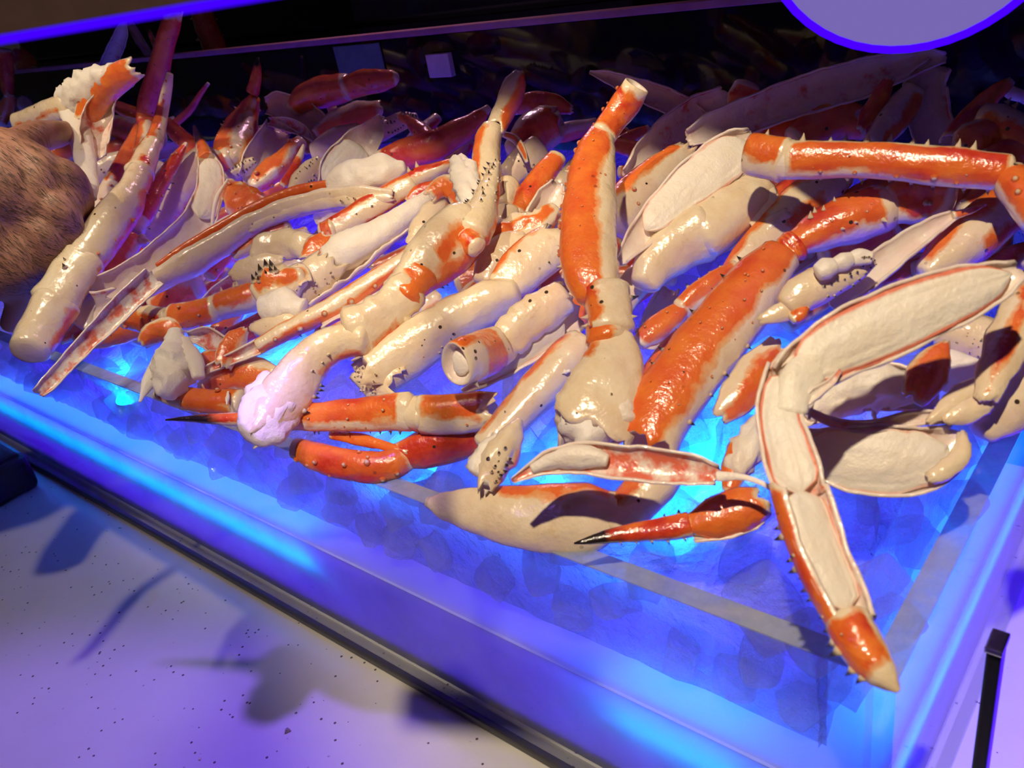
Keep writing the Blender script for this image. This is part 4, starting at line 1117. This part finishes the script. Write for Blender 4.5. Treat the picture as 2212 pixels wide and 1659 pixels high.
P('crab_claw', 'speckled black and white claw with three white knuckles', CLAW, .075, .45, [
  T('1700,660,30 1725,640,42 1760,622,46 1805,600,40 1850,580,30 1880,562,18', o=[], lump=.05, sp=[(.3, 1, 12, 10, 10, 'k'), (.3, 1, 10, 45, 9, 'k')]),
  T('1768,588,19,.016 1785,580,24,.016 1802,574,18,.016', name='knuckle', mat='meat', o=[], lump=.05), T('1804,572,18,.012 1822,565,22,.012 1838,558,16,.012', name='knuckle', mat='meat', o=[], lump=.05), T('1838,562,16,.01 1858,556,19,.01 1882,558,14,.01', name='knuckle', mat='meat', o=[], lump=.05, sp=[(.5, 1, 8, 0, 7, 'k')]),
  S('1722,622,10 1745,600,14 1752,632,14 1728,650,10', name='cartilage_ring', o=[], H=70),
  S('1640,692,10 1680,678,22 1722,662,22 1752,642,12', name='torn_collar', o=[], H=50), T('1712,690,14 1728,680,18 1740,664,12', name='joint', o=[(0, 90)], red=.3, lump=.15)])
P('crab_meat', 'wad of white meat in a thin shell under the halved leg', MEAT, .03, .55, [
  H('1730,905,22 1780,868,46 1850,838,56 1930,836,54 1990,858,40 2010,880,16', o=[(180, 60)], pink=.2, rimpink=.4, flat=.5), M('1745,895,20 1800,860,44 1870,836,52 1935,836,48 1980,855,26', lump=.40, lumpf=2.4, flat=.6)])
P('crab_meat', 'broad shallow shell of white meat with an upturned violet lip', MEAT, .03, .6, [
  H('1735,955,34 1775,975,60 1840,990,78 1915,995,82 1985,990,76 2040,968,58 2072,940,30', o=[(180, 50)], pink=.15, rimpink=.35, flat=.45, meat=(.0, .9, .0, .10), jag=.12),
  S('2010,1035,16 2050,1010,22 2078,975,20 2078,935,10', name='lip', o=[], H=60)])
P('crab_shell', 'pink triangular shell standing behind the wad of meat', SHELL, .04, .45, [S('1975,862,30 2000,815,44 2022,775,36 2046,738,8', o=[(0, 40)], red=-.1, H=50, ejag=.5)])
P('crab_limb', 'cream body knob with a brown speckled hollow', LEG, .02, .5, [T('2030,720,36 2080,725,58 2130,738,60 2180,770,48', o=[], lump=.12, specks=.12)])
P('crab_meat', 'sheets of white meat spread under the speckled body knob', MEAT, .02, .5, [M('1990,800,30 2050,800,46 2110,820,46 2150,850,30', lump=.2, flat=.4)])
P('crab_shell', 'tall pale shell sliding out of view at the edge', SHELL, .05, .45, [S('2128,862,24 2150,800,40 2180,730,46 2206,660,40 2216,620,20', o=[(0, 14)], H=55)])
P('crab_shell', 'violet glossy shell strip curling beside the broad white meat', SHELL, .045, .5, [S('2005,912,8 2045,882,22 2085,850,28 2118,822,12', o=[], H=60), S('2040,905,14 2090,890,26 2130,870,24', name='white_flap', o=[], H=50)])
P('crab_shell', 'ragged shell edge lying between the two pieces of white meat', SHELL, .045, .5, [H('1730,880,8 1800,912,12 1880,922,16 1960,905,18 2040,900,16', o=[(180, 60)], pink=.4, flat=.5, jag=.3), T('1748,905,3 1752,880,5 1760,862,2', name='tendon', mat='meat', o=[])])
P('crab_limb', 'lavender smooth leg end resting on the ice by the side rim', LEG, .02, .5, [T('2120,930,34 2160,890,58 2215,835,66 2270,780,60', o=[], lump=.04)])
P('crab_shell', 'pale violet shell wedge between broad red leg and halved leg', SHELL, .03, .5, [S('1555,900,20 1590,862,44 1635,805,46 1680,750,30', o=[(20, 30)], H=55, ejag=.5)])
P('crab_meat', 'tattered pink meat beside the middle of the halved leg', MEAT, .025, .5, [M('1590,1020,30 1612,975,40 1635,930,32 1650,900,16', lump=.35), S('1575,1060,16 1588,1010,30 1602,960,26', name='shell', o=[(0, 60)], red=.2, H=60)])
# ---- crest, shaded
P('crab_shell', 'huge arched pink half shell spanning the shaded crest under the lamp', SHELL, .0, .35, [
  H('1492,296,20 1540,274,34 1610,252,40 1690,222,42 1770,196,44 1850,172,44 1930,148,36 2000,128,24 2040,124,12', o=[(180, 80)], red=.4, pink=.35, rimpink=.35, jag=.10, flat=.7),
  S('2028,140,28 2000,182,44 2006,238,46 2022,290,46 2040,330,36', name='hanging_half', c=180, H=80, o=[(180, 60)], pink=.3, rimpink=.3)])
P('crab_shell', 'thin pointed pink half shell behind the top of the upright leg', SHELL, .03, .35, [H('1274,156,4 1310,165,14 1360,185,20 1420,208,26 1480,238,28 1520,262,18', o=[(180, 80)], pink=.35, jag=.14)])
P('crab_shell', 'shaded wide inner shell behind the open half leg', SHELL, .03, .4, [H('1370,380,30 1410,330,40 1460,282,42 1515,240,40 1560,208,24', o=[(180, 90)], red=.5, pink=.4, jag=.15)])
P('crab_limb', 'rounded dark red knob at the crest', LEG, .03, .4, [T('1596,240,28 1604,210,34 1614,185,30', o=[(30, 90)], red=.6)])
P('crab_limb', 'shaded orange leg under the arched half shell', LEG, .02, .4, [T('1720,310,36 1760,282,46 1815,262,46 1862,270,34', o=[(0, 90)], red=.3, lump=.06, caps=('round', 'torn'))])
P('crab_shell', 'dark red strip slanting down from the arched half shell', SHELL, .03, .4, [S('1922,168,12 1900,210,20 1874,250,18 1856,282,8', o=[(0, 160)], red=.9, H=70)])
P('crab_limb', 'dim tan leg behind the hanging pink half', LEG, .02, .4, [T('1886,310,26 1920,268,36 1952,225,36 1975,190,24', o=[(40, 30)], red=.2)])
P('crab_limb', 'shaded brown shells behind the level red leg', LEG, .015, .4, [T('1640,300,26 1690,286,34 1735,300,28', o=[(0, 70)], red=.5, lump=.1)])
P('crab_limb', 'bright red split leg tip rising at the far edge of the crest', LEG, .05, .4, [H('2184,176,10 2160,192,18 2120,228,22 2085,265,24 2055,305,24', c=20, H=100, o=[(0, 160)], red=.5, ejag=.4, tub=[(5, -40, 60, 7)])])
P('crab_limb', 'round orange joint ringed with cream below the red leg tip', LEG, .05, .4, [T('2075,330,22 2100,308,44 2140,300,48 2170,318,30', o=[(0, 70)], red=.2, lump=.1, sp=[(.6, .9, 4, -80, 12), (.3, .9, 4, 80, 12)])])
P('crab_limb', 'cream spiny shoulder with an orange belly at the edge of the crest', LEG, .045, .4, [T('2120,250,30 2150,262,44 2190,290,50 2240,330,50', o=[(40, 60)], red=.1, sp=[(.1, .9, 7, -86, 20, 'w')], tub=[(6, -50, 20, 8, 'd')])])
P('crab_limb', 'red leg end behind the level red leg at the edge of view', LEG, .04, .45, [T('2120,345,20 2165,335,34 2215,335,40 2260,345,40', o=[(0, 150)], red=.6)])
P('crab_shell', 'violet shell scrap lit from behind at the edge of the crest', SHELL, .02, .4, [S('2160,192,8 2185,200,14 2225,215,12', o=[], H=60)])
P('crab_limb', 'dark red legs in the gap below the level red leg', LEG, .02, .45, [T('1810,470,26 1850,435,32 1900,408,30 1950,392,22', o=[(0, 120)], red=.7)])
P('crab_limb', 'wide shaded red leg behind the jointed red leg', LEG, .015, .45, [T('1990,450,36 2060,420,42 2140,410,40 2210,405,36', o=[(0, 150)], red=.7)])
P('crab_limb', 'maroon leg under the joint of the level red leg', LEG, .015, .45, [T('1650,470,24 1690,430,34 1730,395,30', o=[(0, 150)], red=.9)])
P('crab_shell', 'white jagged scrap beside the long cream leg', SHELL, .05, .45, [S('1655,500,12 1672,482,20 1700,465,16', o=[], H=50, ejag=.8, crum=.3)])
P('crab_limb', 'shaded dark leg beneath the speckled claw', LEG, .02, .5, [T('1780,560,30 1850,530,38 1930,500,36', o=[(0, 150)], red=.8)])
# ---- beyond the glass panel
P('crab_limb', 'dark red leg standing beyond the glass panel beside the tall leg', LEG, 0, 1, [T('430,8,22 445,55,25 462,100,26 470,130,24', o=[(0, 170)], red=.9, sp=[(.1, .9, 3, 88, 10), (.1, .9, 2, -88, 9)])], Y=.56)
P('crab_shell', 'pink half shell standing beyond the glass panel above the held piece', SHELL, 0, 1, [H('268,42,6 262,72,14 248,108,17 230,150,17', pink=.35, rimpink=.3, o=[(180, 60)])], Y=.445)
P('crab_shell', 'thin pink shell strip beyond the panel leaning away from the pink half shell', SHELL, 0, 1, [H('278,42,7 296,78,10 322,118,9 335,140,8', pink=.3, o=[(180, 60)])], Y=.50)
P('crab_claw', 'slim amber claw pointing up beside the tall dark red leg', CLAW, 0, 1, [K('316,50,2 324,72,5 338,102,8 352,135,9', o=[(0, 30)], dark=.25)], Y=.50)
P('crab_limb', 'red leg at the edge of view above the hand', LEG, .03, .3, [T('6,110,18 12,150,16 16,190,13 18,210,9', o=[(0, 120)], red=.7, tub=[(5, -60, 60, 5)]), S('2,260,14 14,230,16 22,205,10', name='split_end', o=[(0, 60)], red=.2)])
P('crab_shell', 'dark orange square shell flake beyond the panel above the hand', SHELL, 0, 1, [S('38,112,18 52,130,22 62,150,22', o=[(0, 120)], red=.6, H=45)], Y=.50)
P('crab_shell', 'pale shell scrap leaning above the wrist', SHELL, .03, .3, [S('22,228,10 35,248,12 45,272,10', o=[(0, 20)], H=60)])
P('crab_limb', 'thin orange leg crossing the dark glass near the tall leg', LEG, .03, .35, [T('450,180,4 432,205,6 408,240,8 372,272,9', o=[(0, 120)], red=.3)])

# ---- deeper layer: pieces half hidden under the ones above
def rays_to_world(px, py, lift):
    d = surf_depth(px, py)
    return CAM + dcam(px, py) * (d + lift)
SEEN = {}
def buried(o_, px, py, look):
    dist = [min(np.hypot(a_ - px, b_ - py).min(), np.hypot((a_[1:] + a_[:-1]) / 2 - px, (b_[1:] + b_[:-1]) / 2 - py).min() if len(a_) > 1 else 1e9) for _, a_, b_ in NAMED]
    for j in np.argsort(dist)[:6]:
        lab = look + ' half buried under the ' + NAMED[j][0]
        wds = lab.split()
        if len(wds) > 16: continue
        if lab in SEEN: continue
        SEEN[lab] = 1; o_['label'] = lab; return
    o_['label'] = look + ' half buried under the upper layer of the heap'
rg = np.random.default_rng(5)
deep = 0
for gy in range(0, 13):
    for gx in range(0, 16):
        px = 215 + gx * 132 + rg.uniform(-40, 40); py = 285 + gy * 44 + rg.uniform(-16, 16)
        lim = 700 if px < 1500 else 640
        if py > lim or py < 250 + (0 if px > 500 else 30) or px > 2240: continue
        if rg.random() < 0.10: continue
        sc = 0.72 + (py - 280) / 700.0
        L = rg.uniform(45, 85) * sc; an = math.radians(rg.uniform(15, 65)) if rg.random() < .8 else math.radians(rg.uniform(-30, 110))
        wv = rg.uniform(16, 27) * sc
        dx, dy = math.cos(an) * L, -math.sin(an) * L * 0.8
        s = f'{px-dx:.0f},{py-dy:.0f},{wv:.0f} {px:.0f},{py:.0f},{wv*1.15:.0f} {px+dx:.0f},{py+dy:.0f},{wv*.8:.0f}'
        kindr = rg.random()
        if kindr < .6: pr = T(s, o=[(rg.uniform(-80, 80), rg.uniform(25, 100))], red=rg.uniform(0, .8), lump=.08, n=14)
        elif kindr < .85: pr = S(s, o=[(rg.uniform(-60, 60), rg.uniform(0, 90))], red=rg.uniform(0, .6), H=70, n=9)
        else: pr = H(s, o=[(180, 80)], pink=rg.uniform(.1, .5), n=9)
        hl = max([q_[1] for q_ in pr.get('o', [])] or [0])
        look = ('mostly orange ' if hl > 70 else 'orange and cream ' if hl > 38 else 'cream ') + ('leg piece' if kindr < .6 else 'shell piece')
        if kindr >= .85: look = 'pink lined shell piece'
        buried(P('crab_fragment', 'x', 'crab piece', -0.030, .6, [pr], group='half buried crab pieces in the heap'), px, py, look)
        deep += 1

for i_, (px, py) in enumerate([(20, 300), (90, 290), (150, 310), (60, 330), (200, 290), (-20, 320), (120, 340), (230, 330), (10, 250), (-40, 270)]):
    an = math.radians(rg.uniform(10, 60)); L = 60; wv = 24
    dx, dy = math.cos(an) * L, -math.sin(an) * L * .7
    buried(P('crab_fragment', 'x', 'crab piece', -0.02, .6,
      [T(f'{px-dx:.0f},{py-dy:.0f},{wv} {px},{py},{wv+4} {px+dx:.0f},{py+dy:.0f},{wv-6}', o=[(rg.uniform(-60, 60), rg.uniform(30, 110))], red=rg.uniform(.2, .9), n=14)], group='half buried crab pieces in the heap'), px, py, 'dark orange leg piece')

# ---- loose shreds of meat and shell caught on top
for i_ in range(26):
    px = rg.uniform(300, 2050); py = rg.uniform(400, 900)
    if py < 330 + 0.02 * px: continue
    L = rg.uniform(6, 13) * (0.6 + py / 1100); wv = rg.uniform(3, 6) * (0.6 + py / 1100); an = rg.uniform(0, 6.28)
    dx, dy = math.cos(an) * L, math.sin(an) * L
    s_ = f'{px-dx:.0f},{py-dy:.0f},{wv*.5:.1f} {px:.0f},{py+rg.uniform(-4,4):.0f},{wv:.1f} {px+dx:.0f},{py+dy:.0f},{wv*.3:.1f}'
    P('meat_shred', 'small white shred of crab meat stuck on the heap', 'crab meat', 0.04, .55, [M(s_, lump=.5, lumpf=1.6, n=10)], group='shreds of white meat on the heap')

# ---- the reaching hand
m_, t_, out_ = nt('skin'); g = G(t_)
co_ = g.n('TexCoord').outputs['Object']
n_ = g.noise(45, 4, .6, co_)
c_ = g.mix(g.ramp(n_, .3, .7), (0.40, 0.20, 0.13), (0.30, 0.14, 0.09))
p_ = g.n('BsdfPrincipled'); g.l(c_, p_.inputs['Base Color']); p_.inputs['Roughness'].default_value = 0.5
p_.inputs['Subsurface Weight'].default_value = 0.0
g.l(g.bump(g.noise(300, 3, .6, co_), .25, .001), p_.inputs['Normal'])
g.l(p_.outputs[0], out_.inputs[0]); MAT_SKIN = m_
DH = 0.80
def hp(px, py, dz=0.0):
    return CAM + dcam(px, py) * (DH + dz)
q = DH / F_PX
def limb(pts4):
    Cq = np.array([hp(p_[0], p_[1], p_[3] if len(p_) > 3 else 0.0) for p_ in pts4]); rq = np.array([p_[2] * q for p_ in pts4])
    vq, fq, _, _ = build_tube(dict(p=[], lump=0.0, n=20, flat=pts4[0][4] if len(pts4[0]) > 4 else .9, ridge=0.0, capl=.9), Cq, rq)
    return vq, fq
limbs = [[(-620, 500, 200, -.03, .9), (-250, 510, 185, 0), (-70, 525, 150, 0), (5, 560, 95, .01)],
         [(-620, 330, 150, -.05, .9), (-330, 355, 140, -.02), (-120, 385, 126, 0), (-20, 405, 122, 0)],        # forearm to wrist
         [(-110, 385, 118, 0, .55), (0, 405, 130, 0), (70, 425, 112, .005), (105, 440, 80, .012)],             # palm and back of the hand
         [(90, 370, 34, .01), (140, 380, 38, .015), (166, 420, 36, .03), (165, 475, 33, .05), (138, 520, 29, .07)],
         [(80, 430, 36, .0), (125, 455, 38, .005), (146, 500, 37, .02), (132, 560, 34, .04), (105, 600, 29, .06)],
         [(55, 470, 36, .0), (98, 510, 38, .005), (108, 560, 36, .02), (88, 620, 33, .04), (64, 655, 27, .05)],
         [(20, 490, 32, .0), (55, 550, 34, .005), (58, 605, 32, .015), (40, 660, 28, .03), (22, 700, 23, .04)],
         [(10, 330, 44, .02), (70, 300, 38, .04), (118, 290, 33, .08), (142, 285, 28, .12)]]                   # thumb behind, pinching the held piece
hv_, hf_ = [], []
for L_ in limbs:
    vq, fq = limb(L_)
    n0 = len(hv_); hv_ += vq.tolist(); hf_ += [tuple(i + n0 for i in f_) for f_ in fq]
org = np.array(hp(70, 440))
me_ = bpy.data.meshes.new('t'); me_.from_pydata([tuple(np.array(x) - org) for x in hv_], [], hf_)
ob_ = bpy.data.objects.new('t', me_); COL.objects.link(ob_)
r_ = ob_.modifiers.new('r', 'REMESH'); r_.mode = 'VOXEL'; r_.voxel_size = 0.0032
s_ = ob_.modifiers.new('s', 'SMOOTH'); s_.factor = 0.5; s_.iterations = 7
me2 = bpy.data.meshes.new_from_object(ob_.evaluated_get(bpy.context.evaluated_depsgraph_get()))
vv = np.array([x.co[:] for x in me2.vertices]); ff = [tuple(x.vertices) for x in me2.polygons]
bpy.data.objects.remove(ob_); bpy.data.meshes.remove(me2); bpy.data.meshes.remove(me_)
o = link_mesh('person', vv + org, ff, MAT_SKIN, origin=tuple(org))
o['_o'] = [float(x) for x in org]
tag(o, 'bare hairy hand and forearm reaching into the crab heap from the side', 'person')
# dark hairs on the back of the hand
import mathutils
bvh = mathutils.bvhtree.BVHTree.FromPolygons([tuple(x) for x in vv], ff)
hv = []; hf = []
camr = Vector(CAM - org)
for a in range(2400):
    px, py = rg.uniform(-60, 190), rg.uniform(245, 640)
    dr = Vector(dcam(px, py)).normalized()
    hit = bvh.ray_cast(camr, dr)
    if hit[0] is None: continue
    P0 = np.array(hit[0]); N0 = np.array(hit[1])
    a_ = math.radians(rg.normal(-32, 9))
    T0 = R @ np.array([math.cos(a_), math.sin(a_), 0.0]); T0 -= N0 * (T0 @ N0); T0 /= np.linalg.norm(T0) + 1e-9
    B0 = np.cross(N0, T0); Lh = rg.uniform(.006, .013); wd_ = 0.00014
    i0 = len(hv)
    for s_, lift in ((0, 0.0), (.5, .0010), (1, .0012)):
        wq = wd_ * (1.05 - s_)
        hv += [P0 + T0 * Lh * s_ + N0 * lift + B0 * wq, P0 + T0 * Lh * s_ + N0 * lift - B0 * wq]
    hf += [(i0, i0 + 1, i0 + 3, i0 + 2), (i0 + 2, i0 + 3, i0 + 5, i0 + 4)]
h = link_mesh('arm_hair', np.array(hv) + org, hf, simple('dark_hair', (0.03, 0.018, 0.012), 0.6), parent=o)
h['kind'] = 'stuff'

# ---- crumbs
def crumb(px, py, z, size, name, label, cat, mat, pigv):
    p0 = onZ(px, py, z) if z is not None else None
    v = rg.normal(size=(14, 3)); v /= np.linalg.norm(v, axis=1)[:, None]
    bm = bmesh.new()
    for q_ in v * np.array([1, .8, .45]) * size * (0.8 + 0.3 * rg.random((14, 1))): bm.verts.new(q_)
    bmesh.ops.convex_hull(bm, input=bm.verts[:])
    bm.verts.index_update()
    vs = np.array([q_.co[:] for q_ in bm.verts]); fs = [[x.index for x in f_.verts] for f_ in bm.faces]; bm.free()
    vs = vs + p0 + np.array([0, 0, size * .42])
    o_ = link_mesh(name, vs, fs, mat, origin=tuple(p0), pig=np.tile(pigv, (len(vs), 1)), smooth=False)
    return tag(o_, label, cat)
crumb(622, 1581, ZC, .0032, 'shell_crumb', 'tiny grey shell crumb on the quartz counter', 'crumb', MAT_SHELL, (0, 0, .6, 0))
crumb(432, 1640, ZC, .0016, 'shell_crumb', 'speck of white shell on the counter near the front edge of view', 'crumb', MAT_SHELL, (0, 0, 0, 0))

# ------------------------------------------------------------------ surroundings
YB = 0.462
ZL = float(onY(500, 106, YB)[2])                           # top of the dark back panel
MAT_SMOKE = simple('smoked_glass', (0.006, 0.006, 0.010), 0.05, 0.3, 0.0, 0.0)
MAT_PINKEDGE = simple('edge_of_smoked_glass', (0.62, 0.30, 0.45), 0.25, 0.5)
root = empty('back_panel', (-1.5, YB, ZC), 'dark smoked glass panel standing behind the crab heap', 'glass panel')
bevel_box('pane', (-4.0, YB, ZC), (0.30, YB + 0.010, ZL - 0.006), MAT_SMOKE, 0.0006, 1, root)
o = bevel_box('top_edge', (-4.0, YB - 0.001, ZL - 0.0058), (0.30, YB + 0.012, ZL + 0.001), MAT_PINKEDGE, 0.0006, 1, root)
o['label'] = 'mauve polished top edge'

# second counter strip beyond the panel, with a black rail
MAT_BLACK = simple('black_gloss', (0.012, 0.012, 0.018), 0.22)
zl2 = float(onY(800, 45, 0.70)[2])
tag(bevel_box('rail', (-4.0, 0.70, zl2 - 0.010), (0.45, 0.72, zl2), MAT_BLACK, 0.002, 2), 'thin black rail running behind the smoked glass panel', 'rail')
MAT_BLUEPANEL = simple('blue_grey_board', (0.10, 0.09, 0.22), 0.5)
b0 = onY(770, 60, 0.95); b1 = onY(1360, -30, 0.95)
tag(bevel_box('board', (b0[0], 0.95, 0.02), (b1[0], 0.96, 0.34), MAT_BLUEPANEL, 0.003), 'dim blue grey board beyond the black rail', 'board')
# tall grey post behind the heap
b0 = onY(1716, 100, 0.60); b1 = onY(1755, 100, 0.60)
tag(bevel_box('post', (b0[0], 0.60, ZC), (b1[0], 0.63, 0.40), simple('grey_post', (0.11, 0.10, 0.10), 0.4), 0.002), 'narrow grey upright post behind the smoked glass panel', 'post')

# white block and green card set in place of reflections in the panel
def card(name, x0, y0, x1, y1, th, mat, label, cat, dY=0.0):
    a = onY(x0, y1, YB - th - dY); b = onY(x1, y0, YB - th - dY)
    return tag(bevel_box(name, (a[0], YB - th - dY, a[2]), (b[0], YB - 0.0005 - dY, b[2]), mat, 0.001), label, cat)
card('reflected_tag', 928, 115, 966, 169, 0.008, simple('white_card', (0.90, 0.88, 0.82), 0.5), 'white tag reflection set as a block on the dark panel', 'tag')
card('card', 735, 92, 818, 168, 0.002, simple('reflected_green', (0.12, 0.30, 0.22), 0.6), 'green reflection set as a card against the dark panel', 'card')

# unseen overhead board added to shade the back of the heap like a sneeze guard
tag(bevel_box('overhead_shade', (-3.6, -0.012, 0.52), (1.2, 0.70, 0.54), simple('shade_board', (0.25, 0.22, 0.20), 0.5), 0.003), 'unseen shade board added above the back of the heap', 'shelf')

# hanging lamp bowl, near the camera
def lathe(name, prof, mat, parent=None, origin=(0, 0, 0), n=48):
    v = []; f = []
    for r_, z in prof:
        for j in range(n):
            a = 2 * math.pi * j / n
            v.append((origin[0] + r_ * math.cos(a), origin[1] + r_ * math.sin(a), origin[2] + z))
    for i in range(len(prof) - 1):
        for j in range(n):
            k = (j + 1) % n
            f.append((i * n + j, i * n + k, (i + 1) * n + k, (i + 1) * n + j))
    return link_mesh(name, v, f, mat, origin=origin, parent=parent)
dl = 0.36
cb = CAM + dcam(1978, -204) * dl
rb = 330 / F_PX * dl
MAT_LAMPW = emit('opal_lamp', (0.30, 0.22, 0.72), 0.62)
root = empty('hanging_lamp', tuple(cb), 'round opal lamp head with a blue glowing rim above the heap', 'lamp')
fn = Vector(CAM - cb).normalized() * 0.9 + Vector((0, 0, -0.30)); fn.normalize()
rot = fn.to_track_quat('Z', 'Y').to_matrix()
def tilted(o_):
    for q in o_.data.vertices: q.co = rot @ q.co
    return o_
tilted(lathe('opal_face', [(0.0005, 0.006), (rb * 0.5, 0.0055), (rb * 0.80, 0.004), (rb * 0.92, 0.001), (rb * 0.955, 0.0)][::-1], MAT_LAMPW, root, tuple(cb)))
tilted(lathe('housing', [(rb * 0.99, -0.001), (rb * 0.97, -0.012), (rb * 0.7, -0.022), (0.0005, -0.026)][::-1], MAT_BLACK, root, tuple(cb)))
rr_ = rb * 0.030
ring = [(rb * 0.975 + rr_ * math.cos(a), rr_ * math.sin(a)) for a in np.linspace(0, 2 * math.pi, 11)]
tilted(lathe('glow_ring', ring, emit('blue_ring', (0.045, 0.0, 1.0), 1.6), root, tuple(cb)))
lathe('stem', [(0.006, 0.0), (0.006, 0.24)], MAT_BLACK, root, tuple(cb + np.array([0, 0.03, 0.0])))

# brown board with a blue strip along its lower edge, near the camera
dl = 0.17
A = CAM + dcam(-160, 102) * dl * 1.15; B = CAM + dcam(640, -34) * dl
def slab(name, A, B, h0, h1, th, mat, parent):
    X = (B - A) / np.linalg.norm(B - A)
    up = np.array([0, 0, 1.0]); n_ = np.cross(X, up); n_ /= np.linalg.norm(n_); up = np.cross(n_, X)
    v = []
    for hh in (h0, h1):
        for q, s in ((A, -1), (B, -1), (B, 1), (A, 1)):
            v.append(q + up * hh + n_ * s * th)
    f = [(0, 3, 2, 1), (4, 5, 6, 7), (0, 1, 5, 4), (1, 2, 6, 5), (2, 3, 7, 6), (3, 0, 4, 7)]
    return link_mesh(name, v, f, mat, parent=parent, smooth=False)
mid_ = (A + B) / 2
root = empty('lamp_hood', tuple((A + B) / 2), 'brown lamp hood with a blue strip along its lower edge', 'lamp hood')
slab('board', A, B, 0.0, 0.035, 0.004, simple('brown_board', (0.05, 0.028, 0.022), 0.5, scale=200), root)
slab('light_strip', A, B, -0.0018, -0.0002, 0.003, emit('hood_strip', (0.05, 0.0, 1.0), 1.2), root)

lathe('hanger', [(0.003, 0.030), (0.003, 0.60)], MAT_BLACK, root, tuple(mid_))

# black slotted upright outside the side panel
m_ = simple('dark_metal', (0.02, 0.02, 0.022), 0.3, 0.5, 0.4)
xa = 0.030
d0 = dcam(2160, 1392); t0 = (xa - CAM[0]) / d0[0]
pt = CAM + d0 * t0
root = empty('slotted_upright', (float(pt[0]), float(pt[1]), ZC), 'black upright with a rounded steel cap outside the side panel', 'upright')
bevel_box('post', (xa - 0.004, pt[1] - 0.0045, ZC), (xa + 0.002, pt[1] + 0.0045, pt[2]), m_, 0.0012, 2, root)
bevel_box('cap', (xa - 0.0045, pt[1] - 0.0065, pt[2] - 0.001), (xa + 0.0025, pt[1] + 0.0065, pt[2] + 0.0018), simple('steel', (0.7, 0.7, 0.7), 0.2, 0.5, 1.0), 0.0008, 2, root)
# black tray corner on the counter
c0 = onZ(30, 1090, ZC); c1 = onZ(58, 1068, ZC)
tag(bevel_box('black_tray', (c1[0] - 0.34, c1[1] - 0.16, ZC), (c1[0], c1[1] + 0.02, ZC + 0.05), simple('black_plastic', (0.015, 0.012, 0.016), 0.3), 0.012, 4), 'rounded black tray corner standing on the quartz counter', 'tray')
